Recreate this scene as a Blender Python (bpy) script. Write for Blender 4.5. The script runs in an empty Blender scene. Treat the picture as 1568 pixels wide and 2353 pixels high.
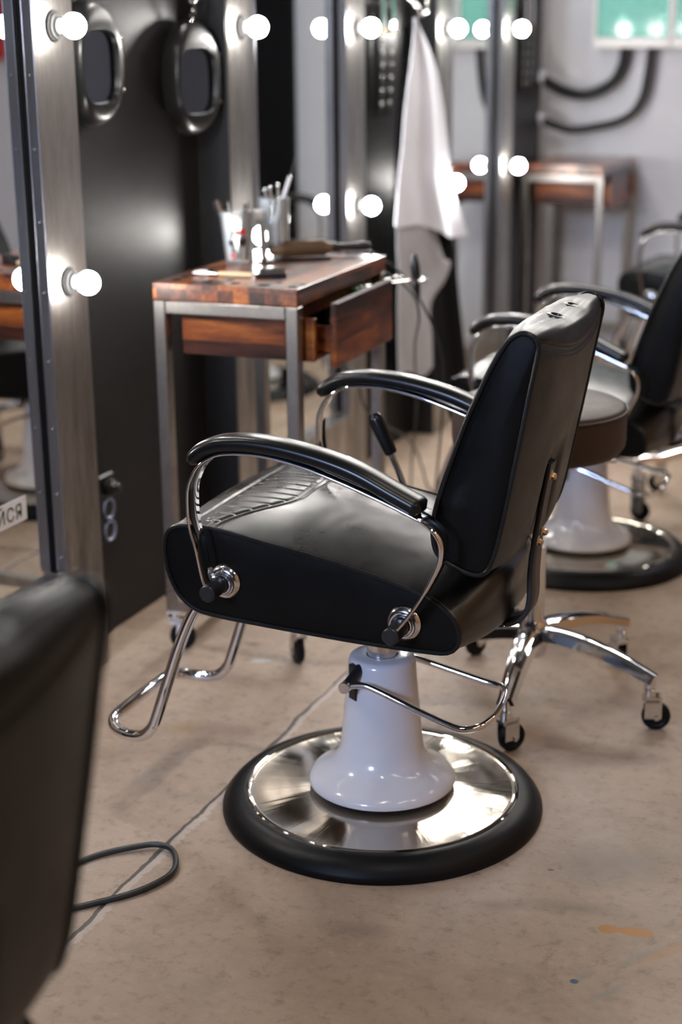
import bpy, bmesh, math, random
from mathutils import Vector, Matrix, Euler, noise
random.seed(7)
SC = bpy.context.scene
COL = SC.collection
PI = math.pi

# ------------------------------------------------------------------ geometry helpers
def V(*a): return Vector(a)

def spline(pts, n=8, closed=False):
    """Catmull-Rom through points of any dimension"""
    P = [tuple(p) for p in pts]; m = len(P); out = []
    segs = m if closed else m - 1
    for i in range(segs):
        if closed:
            p0, p1, p2, p3 = P[(i-1) % m], P[i], P[(i+1) % m], P[(i+2) % m]
        else:
            p1, p2 = P[i], P[i+1]
            p0 = P[i-1] if i > 0 else tuple(2*a-b for a, b in zip(p1, p2))
            p3 = P[i+2] if i+2 < m else tuple(2*b-a for a, b in zip(p1, p2))
        for k in range(n):
            t = k / n
            out.append(tuple(.5*((2*b)+(-a+c)*t+(2*a-5*b+4*c-d)*t*t+(-a+3*b-3*c+d)*t*t*t) for a, b, c, d in zip(p0, p1, p2, p3)))
    if not closed: out.append(P[-1])
    return out

def resample(pts, n, closed=False):
    P = [Vector(p) for p in pts]
    if closed: P = P + [P[0]]
    L = [0]
    for a, b in zip(P, P[1:]): L.append(L[-1] + (b-a).length)
    tot = L[-1]; out = []; j = 0
    cnt = n if closed else n-1
    for k in range(n):
        d = tot*k/cnt
        while j < len(L)-2 and L[j+1] < d: j += 1
        s = (d-L[j])/max(L[j+1]-L[j], 1e-9)
        out.append(P[j].lerp(P[j+1], min(max(s, 0), 1)))
    return out

def grid_faces(bm, rings, close_u=True, close_v=False):
    """rings: list of lists of BMVert; close_u joins ends of each ring, close_v joins last ring to first"""
    R = len(rings)
    for i in range(R if close_v else R-1):
        a, b = rings[i], rings[(i+1) % R]; n = len(a)
        for k in range(n if close_u else n-1):
            k2 = (k+1) % n
            try: bm.faces.new((a[k], a[k2], b[k2], b[k]))
            except ValueError: pass

def cap(bm, ring, flip=False):
    try: bm.faces.new(ring[::-1] if flip else ring)
    except ValueError: pass

def frames(pts, closed=False, up=None):
    P = [Vector(p) for p in pts]; n = len(P); T = []
    for i in range(n):
        if closed: t = P[(i+1) % n]-P[i-1]
        else: t = P[min(i+1, n-1)]-P[max(i-1, 0)]
        T.append(t.normalized() if t.length > 1e-9 else Vector((0, 0, 1)))
    if up is not None:
        up = Vector(up); N = []
        for t in T:
            b = up - t*up.dot(t); N.append(b.normalized())
        return P, T, N
    a = Vector((0, 0, 1)) if abs(T[0].z) < .9 else Vector((1, 0, 0))
    nrm = (a - T[0]*a.dot(T[0])).normalized(); N = [nrm]
    for i in range(1, n):
        v = N[-1] - T[i]*N[-1].dot(T[i])
        N.append(v.normalized() if v.length > 1e-6 else N[-1])
    return P, T, N

def sweep(bm, pts, section, closed=False, up=None, scale=None, caps=True):
    """section: 2D list (a along the up/normal axis, b along tangent x normal)"""
    P, T, N = frames(pts, closed, up); rings = []
    for i, (p, t, nn) in enumerate(zip(P, T, N)):
        b = t.cross(nn); s = scale[i] if scale else 1
        sa, sb = s if isinstance(s, tuple) else (s, s)
        rings.append([bm.verts.new(p + nn*(q[0]*sa) + b*(q[1]*sb)) for q in section])
    grid_faces(bm, rings, True, closed)
    if caps and not closed:
        cap(bm, rings[0], True); cap(bm, rings[-1])
    return rings

def circ(r, n=12, ry=None):
    ry = r if ry is None else ry
    return [(r*math.cos(2*PI*k/n), ry*math.sin(2*PI*k/n)) for k in range(n)]

def tube(bm, pts, r, n=12, closed=False, sm=0, scale=None):
    if sm: pts = spline(pts, sm, closed)
    sweep(bm, pts, circ(r, n), closed, None, scale)

def chamfer_rect(w, h, c):
    a, b = w/2, h/2
    return [(a, -b+c), (a, b-c), (a-c, b), (-a+c, b), (-a, b-c), (-a, -b+c), (-a+c, -b), (a-c, -b)]

def strip(bm, pts, wdir, width, thick, c=None):
    sweep(bm, pts, chamfer_rect(width, thick, c or thick*.3), False, wdir)

def lathe(bm, prof, n=48, M=None, close_ends=True):
    rings = []
    for r, z in prof:
        if r < 1e-6: rings.append([bm.verts.new((0, 0, z))])
        else: rings.append([bm.verts.new((r*math.cos(2*PI*k/n), r*math.sin(2*PI*k/n), z)) for k in range(n)])
    for a, b in zip(rings, rings[1:]):
        if len(a) == 1 and len(b) == 1: continue
        if len(a) == 1:
            for k in range(n): bm.faces.new((a[0], b[k], b[(k+1) % n]))
        elif len(b) == 1:
            for k in range(n): bm.faces.new((a[k], a[(k+1) % n], b[0]))
        else: grid_faces(bm, [a, b])
    if close_ends:
        for r_ in (rings[0], rings[-1]):
            if len(r_) > 2: cap(bm, r_)
    vs = [v for r_ in rings for v in r_]
    if M is not None: bmesh.ops.transform(bm, matrix=M, verts=vs)
    return vs

def axis_mat(p, d):
    """matrix taking local z to direction d at p"""
    return Matrix.Translation(Vector(p)) @ Vector(d).to_track_quat('Z', 'Y').to_matrix().to_4x4()

def cyl(bm, p0, p1, r0, r1=None, n=20, bev=0):
    p0, p1 = Vector(p0), Vector(p1); L = (p1-p0).length; r1 = r0 if r1 is None else r1
    if bev: prof = [(0, 0), (r0-bev, 0), (r0, bev), (r1, L-bev), (r1-bev, L), (0, L)]
    else: prof = [(0, 0), (r0, 0), (r1, L), (0, L)]
    return lathe(bm, prof, n, axis_mat(p0, p1-p0))

def box(bm, x0, x1, y0, y1, z0, z1, bev=0, M=None, seg=1):
    vs = [bm.verts.new((x, y, z)) for x in (x0, x1) for y in (y0, y1) for z in (z0, z1)]
    F = [(0, 1, 3, 2), (4, 6, 7, 5), (0, 4, 5, 1), (2, 3, 7, 6), (0, 2, 6, 4), (1, 5, 7, 3)]
    fs = [bm.faces.new([vs[i] for i in f]) for f in F]
    if M is not None: bmesh.ops.transform(bm, matrix=M, verts=vs)
    if bev:
        es = list({e for f in fs for e in f.edges})
        bmesh.ops.bevel(bm, geom=es, offset=bev, segments=seg, affect='EDGES', profile=.5)

def sphere(bm, c, r, n=20, sz=1.0, M=None):
    prof = [(r*math.sin(PI*k/(n//2)), -r*math.cos(PI*k/(n//2))*sz) for k in range(n//2+1)]
    prof[0] = (0, prof[0][1]); prof[-1] = (0, prof[-1][1])
    MM = Matrix.Translation(Vector(c))
    if M is not None: MM = MM @ M
    lathe(bm, prof, n, MM, False)

def obj(name, bm, mat, parent=None, loc=None, angle=32, kind=None):
    bmesh.ops.remove_doubles(bm, verts=bm.verts, dist=1e-6)
    bmesh.ops.recalc_face_normals(bm, faces=bm.faces)
    me = bpy.data.meshes.new(name); bm.to_mesh(me); bm.free()
    me.shade_smooth()
    try: me.set_sharp_from_angle(angle=math.radians(angle))
    except Exception: pass
    if mat is not None: me.materials.append(mat)
    o = bpy.data.objects.new(name, me); COL.objects.link(o)
    if parent is not None: o.parent = parent
    if loc is not None: o.location = loc
    if kind: o['kind'] = kind
    return o

def BM(): return bmesh.new()

def tag(o, label, cat, group=None):
    o['label'] = label; o['category'] = cat
    if group: o['group'] = group
    return o

def thing(name, label, cat, loc=(0, 0, 0), rz=0, group=None):
    o = bpy.data.objects.new(name, None); COL.objects.link(o)
    o.empty_display_size = .1
    o.location = loc; o.rotation_euler = (0, 0, rz)
    return tag(o, label, cat, group)

def children(o): return [c for c in COL.objects if c.parent == o]

def dup(root, label, loc, rz=0, group=None):
    def cp(o, parent):
        c = o.copy(); COL.objects.link(c)
        if parent is not None: c.parent = parent
        for ch in kids.get(o.name, []): cp(ch, c)
        return c
    kids = {}
    for o in list(COL.objects):
        if o.parent is not None: kids.setdefault(o.parent.name, []).append(o)
    r = cp(root, None)
    r.location = loc; r.rotation_euler = (0, 0, rz); r['label'] = label
    if group: r['group'] = group
    return r

# ------------------------------------------------------------------ materials
class N:
    """tiny node-graph helper"""
    def __init__(s, name):
        s.m = bpy.data.materials.new(name); s.m.use_nodes = True
        s.t = s.m.node_tree; s.t.nodes.clear()
        s.out = s.t.nodes.new('ShaderNodeOutputMaterial')
    def n(s, typ, ins=None, **props):
        nd = s.t.nodes.new(typ)
        for k, v in props.items(): setattr(nd, k, v)
        for k, v in (ins or {}).items(): s.put(nd.inputs[k], v)
        return nd
    def put(s, sock, v):
        if isinstance(v, bpy.types.NodeSocket): s.t.links.new(v, sock)
        elif isinstance(v, bpy.types.Node): s.t.links.new(v.outputs[0], sock)
        else: sock.default_value = v
    def coord(s, scale=(1, 1, 1), kind='Object'):
        tc = s.n('ShaderNodeTexCoord')
        return s.n('ShaderNodeMapping', {'Vector': tc.outputs[kind], 'Scale': scale}).outputs[0]
    def noise(s, vec, scale, detail=4, rough=.55, out='Fac'):
        nd = s.n('ShaderNodeTexNoise', {'Vector': vec, 'Scale': scale, 'Detail': detail, 'Roughness': rough})
        return nd.outputs[out]
    def math(s, op, a, b=0.0, c=None, clamp=False):
        nd = s.n('ShaderNodeMath', operation=op, use_clamp=clamp)
        s.put(nd.inputs[0], a); s.put(nd.inputs[1], b)
        if c is not None: s.put(nd.inputs[2], c)
        return nd.outputs[0]
    def ramp(s, fac, stops, interp='LINEAR'):
        nd = s.n('ShaderNodeValToRGB', {'Fac': fac}); cr = nd.color_ramp; cr.interpolation = interp
        while len(cr.elements) < len(stops): cr.elements.new(.5)
        for e, (p, c) in zip(cr.elements, stops):
            e.position = p; e.color = (c, c, c, 1) if not hasattr(c, '__len__') else (*c[:3], 1)
        return nd.outputs[0]
    def mix(s, fac, a, b, mode='MIX'):
        nd = s.n('ShaderNodeMix', data_type='RGBA', blend_type=mode)
        s.put(nd.inputs[0], fac)
        for i, v in ((6, a), (7, b)):
            s.put(nd.inputs[i], (*v, 1) if isinstance(v, tuple) and len(v) == 3 else v)
        return nd.outputs[2]
    def bump(s, h, strength=.2, dist=.002):
        return s.n('ShaderNodeBump', {'Height': h, 'Strength': strength, 'Distance': dist}).outputs[0]
    def bsdf(s, **k):
        nd = s.n('ShaderNodeBsdfPrincipled')
        for kk, v in k.items():
            kk = kk.replace('_', ' ')
            if isinstance(v, tuple) and len(v) == 3 and 'Color' in kk or kk == 'Specular Tint' and isinstance(v, tuple): v = (*v[:3], 1)
            s.put(nd.inputs[kk], v)
        s.t.links.new(nd.outputs[0], s.out.inputs[0])
        return nd

def simple(name, col, rough=.5, metal=0.0, **k):
    g = N(name); g.bsdf(Base_Color=col, Roughness=rough, Metallic=metal, **k); return g.m

def leather(name, col, rough=.33, spec=.26, var=.13, worn=0.0, wrinkle=1.3, grain=.35):
    g = N(name); v = g.coord()
    big = g.noise(v, 9, 5, .6); fine = g.noise(v, 420, 3, .6)
    h = g.math('ADD', g.math('MULTIPLY', fine, grain), g.math('MULTIPLY', g.noise(v, 26, 2, .45), wrinkle))
    rg = g.math('ADD', g.ramp(big, [(.3, rough-.04), (.7, rough+var)]), g.math('MULTIPLY', fine, .04))
    base = g.mix(big, tuple(c*.85 for c in col), tuple(c*1.25 for c in col))
    if worn:                                   # fine curly rub marks in the seat leather
        lines = None
        for sc, ds, th in ((22.0, 2.2, .016), (36.0, 2.6, .018)):
            n_ = g.n('ShaderNodeTexNoise', {'Vector': v, 'Scale': sc, 'Detail': 2.0, 'Roughness': .5, 'Distortion': ds}).outputs[0]
            l_ = g.ramp(g.math('ABSOLUTE', g.math('SUBTRACT', n_, .47)), [(0, 1), (th, 0)])
            lines = l_ if lines is None else g.math('MAXIMUM', lines, l_)
        lines = g.math('MULTIPLY', lines, g.ramp(g.noise(v, 7, 3), [(.35, 0), (.75, 1)]))
        rg = g.math('ADD', rg, g.math('MULTIPLY', lines, .012))
        base = g.mix(g.math('MULTIPLY', lines, worn), base, (.06, .058, .054))
    g.bsdf(Base_Color=base, Roughness=rg, Normal=g.bump(h, .22, .0012), Specular_IOR_Level=spec)
    return g.m

def steel(name, c0, c1, r0, r1, stretch=(6, 6, 1.1)):
    g = N(name); v = g.coord(stretch)
    a = g.noise(v, 3.2, 6, .62); b = g.noise(g.coord((70, 70, 2)), 5, 3, .5)
    col = g.mix(g.ramp(a, [(.3, 0), (.72, 1)]), c0, c1)
    col = g.mix(g.math('MULTIPLY', b, .25), col, (c0[0]*.5, c0[1]*.48, c0[2]*.46))
    g.bsdf(Base_Color=col, Metallic=1.0, Roughness=g.ramp(a, [(.25, r1), (.75, r0)]), Normal=g.bump(b, .12, .001))
    return g.m

def wood(name, dens=(26, 3.0, 26), bright=1.0, gs=(26, 4.5, 26), coat=.12):
    g = N(name); tc = g.n('ShaderNodeTexCoord'); sep = g.n('ShaderNodeSeparateXYZ', {'Vector': tc.outputs['Object']})
    wob = g.noise(tc.outputs['Object'], 2.0, 2)
    ix = g.math('FLOOR', g.math('MULTIPLY', g.math('ADD', sep.outputs[0], g.math('MULTIPLY', wob, .004)), dens[0]))
    iz = g.math('FLOOR', g.math('MULTIPLY', sep.outputs[2], dens[2]))
    rx = g.n('ShaderNodeTexWhiteNoise', {'Vector': g.n('ShaderNodeCombineXYZ', {'X': ix, 'Y': iz})}).outputs[0]
    iy = g.math('FLOOR', g.math('ADD', g.math('MULTIPLY', sep.outputs[1], dens[1]), g.math('MULTIPLY', rx, 9.0)))
    rnd = g.n('ShaderNodeTexWhiteNoise', {'Vector': g.n('ShaderNodeCombineXYZ', {'X': ix, 'Y': iy, 'Z': iz})}).outputs[0]
    off = g.n('ShaderNodeCombineXYZ', {'X': g.math('MULTIPLY', rnd, 13.0), 'Y': g.math('MULTIPLY', rx, 7.0), 'Z': g.math('MULTIPLY', rnd, 5.0)})
    gv = g.n('ShaderNodeVectorMath', {0: g.n('ShaderNodeMapping', {'Vector': tc.outputs['Object'], 'Scale': gs}).outputs[0], 1: off.outputs[0]}, operation='ADD').outputs[0]
    grain = g.noise(gv, 1.6, 7, .62)
    fine = g.noise(g.n('ShaderNodeMapping', {'Vector': gv, 'Scale': (5, .8, 5)}).outputs[0], 2.5, 3, .6)
    f = g.math('ADD', g.math('MULTIPLY', rnd, .66), g.math('MULTIPLY', g.math('SUBTRACT', grain, .38), 1.15))
    f = g.math('ADD', f, g.math('MULTIPLY', g.math('SUBTRACT', fine, .5), .28))
    s = bright
    col = g.ramp(f, [(.0, (.020*s, .007*s, .005*s)), (.28, (.060*s, .016*s, .008*s)), (.5, (.20*s, .048*s, .011*s)), (.75, (.46*s, .130*s, .020*s)), (1, (.66*s, .24*s, .045*s))])
    g.bsdf(Base_Color=col, Roughness=g.ramp(grain, [(.2, .26), (.8, .36)]), Coat_Weight=coat, Coat_Roughness=.26, Coat_IOR=1.6, Specular_IOR_Level=.4, Normal=g.bump(grain, .08, .001))
    return g.m

def floor_material():
    g = N('worn_concrete_floor'); tc = g.n('ShaderNodeTexCoord'); P = tc.outputs['Object']
    sep = g.n('ShaderNodeSeparateXYZ', {'Vector': P}); X, Y = sep.outputs[0], sep.outputs[1]
    n1 = g.noise(P, 1.1, 6, .62); n2 = g.noise(P, 4.5, 7, .66); n3 = g.noise(P, 34, 8, .74)
    rotm = g.n('ShaderNodeMapping', {'Vector': P, 'Rotation': (0, 0, -.55), 'Scale': (1, 7, 1)}).outputs[0]
    n4 = g.n('ShaderNodeTexNoise', {'Vector': rotm, 'Scale': 18.0, 'Detail': 8.0, 'Roughness': .75, 'Distortion': .6}).outputs[0]
    n5 = g.n('ShaderNodeTexNoise', {'Vector': P, 'Scale': 2.3, 'Detail': 8.0, 'Roughness': .68, 'Distortion': .8}).outputs[0]
    c = g.mix(g.ramp(n1, [(.36, 0), (.66, 1)]), (0.386, 0.290, 0.216), (0.294, 0.214, 0.155))
    c = g.mix(g.ramp(n2, [(.46, 0), (.74, .6)]), c, (0.443, 0.345, 0.262))
    c = g.mix(g.ramp(n5, [(.54, 0), (.72, .62)]), c, (0.191, 0.128, 0.081))
    c = g.mix(g.ramp(n2, [(.24, .55), (.44, 0)]), c, (0.221, 0.150, 0.099))
    c = g.mix(g.ramp(n3, [(.31, .75), (.48, 0)]), c, (0.175, 0.125, 0.087))
    c = g.mix(g.ramp(n3, [(.56, 0), (.72, .4)]), c, (0.484, 0.390, 0.313))
    c = g.mix(g.ramp(n4, [(.56, 0), (.74, .45)]), c, (0.180, 0.130, 0.092))
    # hair-thin scuffs
    ws = g.n('ShaderNodeTexNoise', {'Vector': P, 'Scale': 16.0, 'Detail': 3.0, 'Distortion': 2.5}).outputs[0]
    sc = g.ramp(g.math('ABSOLUTE', g.math('SUBTRACT', ws, .5)), [(0, .35), (.008, 0)])
    c = g.mix(g.math('MULTIPLY', sc, g.ramp(n2, [(.45, 0), (.65, 1)])), c, (.14, .10, .08))
    # cast joint running along the mirrors, with a crumbly pale lip
    jx = g.math('ADD', g.math('SUBTRACT', X, .652), g.math('MULTIPLY', g.math('SUBTRACT', g.noise(P, 7, 5, .6), .5), .03))
    jit = g.math('MULTIPLY', g.math('SUBTRACT', g.noise(P, 45, 4, .7), .5), .022)
    lipmask = g.math('MULTIPLY', g.math('GREATER_THAN', jx, 0.0), g.math('LESS_THAN', g.math('ADD', jx, g.math('MULTIPLY', jit, 1.6)), .017))
    c = g.mix(g.math('MULTIPLY', lipmask, .45), c, (.50, .44, .41))
    dk = g.math('LESS_THAN', g.math('ABSOLUTE', g.math('ADD', jx, g.math('MULTIPLY', jit, .15))), g.math('ADD', .0022, g.math('MULTIPLY', g.ramp(g.noise(P, 3.1, 3), [(.35, 0), (.65, 1)]), .0036)))
    c = g.mix(g.math('MULTIPLY', dk, .88), c, (.030, .024, .020))
    # paint marks and stains, plus one leg shadow painted into the colour
    def ell(cx, cy, rx, ry, rot, edge=.35, wob=.5, ws=40):
        dx = g.math('SUBTRACT', X, cx); dy = g.math('SUBTRACT', Y, cy); ca, sa = math.cos(rot), math.sin(rot)
        u = g.math('ADD', g.math('MULTIPLY', dx, ca/rx), g.math('MULTIPLY', dy, sa/rx))
        w = g.math('ADD', g.math('MULTIPLY', dx, -sa/ry), g.math('MULTIPLY', dy, ca/ry))
        r = g.math('SQRT', g.math('ADD', g.math('MULTIPLY', u, u), g.math('MULTIPLY', w, w)))
        r = g.math('ADD', r, g.math('MULTIPLY', g.math('SUBTRACT', g.noise(P, ws, 4, .6), .5), wob))
        return g.ramp(r, [(max(.01, 1-edge)*.5, 1), (.5, 0)]) if False else g.math('SUBTRACT', 1.0, g.n('ShaderNodeMapRange', {0: r, 1: 1-edge, 2: 1.0, 3: 0.0, 4: 1.0}).outputs[0])
    def paint(c, col, a, *e, **k): return g.mix(g.math('MULTIPLY', ell(*e, **k), a), c, col)
    c = paint(c, (.40, .185, .028), 1.0, 1.474, 2.258, .018, .014, .2, edge=.12)
    c = paint(c, (.40, .185, .028), 1.0, 1.497, 2.262, .016, .008, .2, edge=.12)
    c = paint(c, (.40, .185, .028), 1.0, 1.520, 2.266, .030, .015, .12, edge=.12)
    c = paint(c, (.022, .055, .15), 1.0, 1.459, 2.091, .0075, .007, 0, edge=.2)
    c = paint(c, (.13, .19, .22), .45, 1.472, 2.112, .028, .010, 1.0, edge=.9)
    c = paint(c, (.14, .19, .17), .5, 1.545, 2.20, .075, .016, .95, edge=.9)
    c = paint(c, (.42, .20, .07), .5, 1.575, 2.225, .085, .018, .95, edge=.9)
    c = paint(c, (.12, .19, .18), .4, 1.515, 2.08, .055, .009, 1.0, edge=.9)
    c = paint(c, (.42, .52, .55), .7, .435, 3.10, .03, .012, .4, edge=.6)
    c = paint(c, (.12, .055, .025), .7, .372, 3.19, .022, .016, .3, edge=.7)
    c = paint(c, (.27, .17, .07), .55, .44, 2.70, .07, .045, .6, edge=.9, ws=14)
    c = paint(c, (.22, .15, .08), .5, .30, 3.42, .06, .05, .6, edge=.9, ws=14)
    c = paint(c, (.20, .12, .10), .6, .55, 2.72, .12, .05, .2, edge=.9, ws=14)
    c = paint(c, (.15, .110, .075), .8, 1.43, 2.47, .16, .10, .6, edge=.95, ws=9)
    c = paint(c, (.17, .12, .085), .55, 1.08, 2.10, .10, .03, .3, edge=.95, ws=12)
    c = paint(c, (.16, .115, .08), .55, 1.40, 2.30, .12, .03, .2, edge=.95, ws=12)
    c = paint(c, (.15, .10, .07), .5, 1.30, 2.86, .16, .05, .5, edge=.95, ws=9)  # shadow streak by the stool legs, painted dark into the floor
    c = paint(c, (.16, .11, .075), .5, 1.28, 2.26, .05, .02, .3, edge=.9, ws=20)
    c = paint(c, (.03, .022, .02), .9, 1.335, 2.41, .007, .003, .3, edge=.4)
    h = g.math('ADD', g.math('MULTIPLY', n3, .5), g.math('MULTIPLY', n2, .6)); h = g.math('SUBTRACT', h, g.math('MULTIPLY', dk, .8))
    g.bsdf(Base_Color=c, Roughness=g.ramp(n2, [(.25, .42), (.75, .62)]), Normal=g.bump(h, .15, .002), Specular_IOR_Level=.42)
    return g.m

M = {}
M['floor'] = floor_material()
M['leather'] = leather('black_leather', (.0032, .003, .0027), .30, .15)
M['leather_seat'] = leather('worn_black_seat_leather', (.0040, .0038, .0035), .25, .72, .10, 0, .55, .03)
M['leather_back'] = leather('black_back_leather', (.0034, .0031, .0027), .30, .22, .10, 0, .8, .12)
M['piping'] = leather('black_piping', (.007, .0068, .0065), .24)
M['arm_pad'] = simple('black_arm_pad', (.005, .005, .005), .27, 0, Specular_IOR_Level=.35)
M['stitch'] = simple('dark_thread', (.06, .058, .055), .6)
M['chrome'] = simple('chrome', (.82, .82, .83), .05, 1.0)
M['chrome_soft'] = simple('worn_chrome', (.78, .78, .78), .13, 1.0)
M['steel'] = steel('raw_steel', (.20, .185, .17), (.55, .525, .50), .27, .46)
M['tube_steel'] = steel('frame_steel', (.28, .26, .24), (.56, .53, .50), .25, .38, (5, 5, 3))
M['trim_metal'] = simple('anodised_trim', (.27, .28, .315), .30, 1.0)
M['mirror'] = simple('mirror_glass', (.86, .885, .875), .004, 1.0)
M['smoked'] = simple('smoked_mirror', (.13, .14, .16), .03, 1.0)
M['black_paint'] = simple('black_satin_paint', (.012, .012, .013), .38)
M['black_metal'] = simple('black_powder_coat', (.016, .016, .017), .42)
M['black_plastic'] = simple('black_plastic', (.012, .012, .013), .33)
M['rubber'] = simple('black_rubber', (.0045, .0045, .005), .42, 0, Specular_IOR_Level=.18)
M['socket_black'] = simple('matt_black_bakelite', (.012, .012, .012), .6, 0, Specular_IOR_Level=.25)
M['cable'] = simple('cable_rubber', (.014, .016, .016), .45)
M['enamel'] = simple('white_enamel', (.74, .735, .76), .16, 0, Coat_Weight=.5, Coat_Roughness=.06)
M['white_plastic'] = simple('white_plastic', (.78, .78, .77), .35)
M['cream'] = simple('painted_white_metal', (.72, .70, .66), .35)
M['gloss_black'] = simple('gloss_black', (.009, .009, .009), .26, 0, Coat_Weight=.3, Coat_Roughness=.15)
M['satin_shell'] = simple('satin_black_shell', (.010, .010, .010), .32, 0, Specular_IOR_Level=.32)
M['door_black'] = simple('flat_black_door', (.004, .0045, .005), .6, 0, Specular_IOR_Level=.1)
M['hole'] = simple('charred_hole', (.006, .004, .003), .8, 0, Specular_IOR_Level=.1)
M['eyelet'] = simple('dull_eyelet', (.36, .34, .33), .38, 1.0)
M['stool_leather'] = leather('brown_black_leather', (.050, .032, .024), .46)
M['brass'] = simple('brass', (.62, .45, .25), .25, 1.0)
M['red'] = simple('red_paint', (.45, .012, .015), .3)
M['green'] = simple('green_plastic', (.03, .22, .03), .4)
M['wood'] = wood('varnished_blockwood', (26, 3.0, 26), .80, (26, 4.5, 26), 1.0)
M['wood_housing'] = wood('varnished_long_grain_wood', (.7, .7, 21), .66, (4.0, 26, 26))
M['wood_side'] = wood('varnished_drawer_wood', (.7, 1.4, 17), .85)
M['pale_wood'] = simple('pale_wood', (.62, .42, .24), .45)
M['bristle'] = simple('honey_bristle', (.13, .070, .032), .45)
M['white_bristle'] = simple('white_bristle', (.8, .79, .76), .6)
M['hose_gland'] = simple('grey_gland', (.62, .64, .70), .35)
M['hinge'] = simple('plug_blue', (.25, .28, .42), .35)

def wall_paint(name, col, rough, bumpy=.1):
    g = N(name); v = g.coord(); a = g.noise(v, 1.3, 5, .6); b = g.noise(v, 90, 3, .6)
    g.bsdf(Base_Color=g.mix(g.ramp(a, [(.35, 0), (.7, 1)]), tuple(c*.93 for c in col), col), Roughness=rough, Normal=g.bump(b, bumpy, .001)); return g.m
M['white_wall'] = wall_paint('white_plaster', (.60, .60, .615), .7)
M['tan_wall'] = wall_paint('tan_brick_paint', (.40, .215, .095), .7)
M['grey_wall'] = wall_paint('grey_wall', (.022, .021, .021), .75)
M['ceiling'] = wall_paint('dark_ceiling', (.07, .067, .063), .8)
g = N('black_panel'); v = g.coord(); a = g.noise(v, 2.2, 5, .6)
g.bsdf(Base_Color=(.017, .0165, .017), Roughness=g.ramp(a, [(.3, .40), (.7, .50)]), Specular_IOR_Level=.18, Normal=g.bump(g.noise(v, 55, 3), .06, .001)); M['black_panel'] = g.m

g = N('spun_chrome'); tg = g.n('ShaderNodeTangent', direction_type='RADIAL', axis='Z')
v = g.coord(); sp = g.n('ShaderNodeSeparateXYZ', {'Vector': v}); ang = g.math('ARCTAN2', sp.outputs[1], sp.outputs[0])
rr = g.n('ShaderNodeVectorMath', {0: v}, operation='LENGTH').outputs['Value']
scr = g.noise(g.n('ShaderNodeCombineXYZ', {'X': g.math('MULTIPLY', rr, 500.0), 'Y': g.math('MULTIPLY', ang, .5)}).outputs[0], 1, 3)
smu = g.noise(v, 16, 5, .6)
g.bsdf(Base_Color=(.52, .47, .40), Metallic=1.0, Roughness=g.math('ADD', g.ramp(smu, [(.35, .055), (.75, .10)]), g.math('MULTIPLY', scr, .03)), Anisotropic=.92, Anisotropic_Rotation=.25, Tangent=tg.outputs[0], Normal=g.bump(g.noise(g.n('ShaderNodeCombineXYZ', {'X': g.math('MULTIPLY', ang, 9.0), 'Y': g.math('MULTIPLY', rr, 1.0)}).outputs[0], 1.0, 3, .6), .14, .0016)); M['spun'] = g.m

g = N('bulb_glow'); e = g.n('ShaderNodeEmission', {'Color': (1, .965, .92, 1), 'Strength': 270.0}); g.t.links.new(e.outputs[0], g.out.inputs[0]); M['bulb'] = g.m

g = N('clear_glass'); tr = g.n('ShaderNodeBsdfTransparent', {'Color': (.93, .95, .95, 1)}); gl = g.n('ShaderNodeBsdfPrincipled', {'Base Color': (.8, .8, .8, 1), 'Roughness': .04, 'Specular IOR Level': .9})
lw = g.n('ShaderNodeFresnel', {'IOR': 1.6}); mx = g.n('ShaderNodeMixShader', {0: g.math('ADD', .08, lw.outputs[0], None, True)})
g.t.links.new(tr.outputs[0], mx.inputs[1]); g.t.links.new(gl.outputs[0], mx.inputs[2]); g.t.links.new(mx.outputs[0], g.out.inputs[0]); M['glass'] = g.m
g = N('teal_cover'); tr = g.n('ShaderNodeBsdfTransparent', {'Color': (.70, .97, .92, 1)}); df = g.n('ShaderNodeBsdfPrincipled', {'Base Color': (.44, .83, .73, 1), 'Roughness': .10})
mx = g.n('ShaderNodeMixShader', {0: .36}); g.t.links.new(tr.outputs[0], mx.inputs[1]); g.t.links.new(df.outputs[0], mx.inputs[2]); g.t.links.new(mx.outputs[0], g.out.inputs[0]); M['teal'] = g.m

def fabric(name, col, s=900, spec=.4):
    g = N(name); v = g.coord(); a = g.noise(v, s, 2); b = g.noise(v, 7, 3)
    g.bsdf(Base_Color=g.mix(b, tuple(c*.9 for c in col), col), Roughness=.9, Specular_IOR_Level=spec, Normal=g.bump(a, .2, .001)); return g.m
M['towel_cloth'] = fabric('pale_grey_cotton', (.82, .84, .93))
M['cape_cloth'] = fabric('black_nylon', (.0035, .0035, .0045), 900, .12)
M['lining'] = fabric('grey_lining', (.42, .42, .45))
# ------------------------------------------------------------------ styling chair (front faces -x, origin on the floor under the pump)
def smooth(a, b, x):
    t = min(max((x-a)/(b-a), 0), 1); return t*t*(3-2*t)

def profile_normals(P):
    n = len(P); area = sum(P[i].x*P[(i+1) % n].y-P[(i+1) % n].x*P[i].y for i in range(n))
    out = []
    for i in range(n):
        t = (P[(i+1) % n]-P[i-1]).normalized(); q = Vector((t.y, -t.x))
        out.append(q if area > 0 else -q)
    return out

def loft(bm, P, stations, fn):
    Nn = profile_normals(P); rings = []
    for w in stations:
        ring = []
        for p, q in zip(P, Nn):
            d = fn(p, q, w); r = p+q*d
            ring.append(bm.verts.new((r.x, w, r.y)))
        rings.append(ring)
    grid_faces(bm, rings, True)
    return rings

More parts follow.
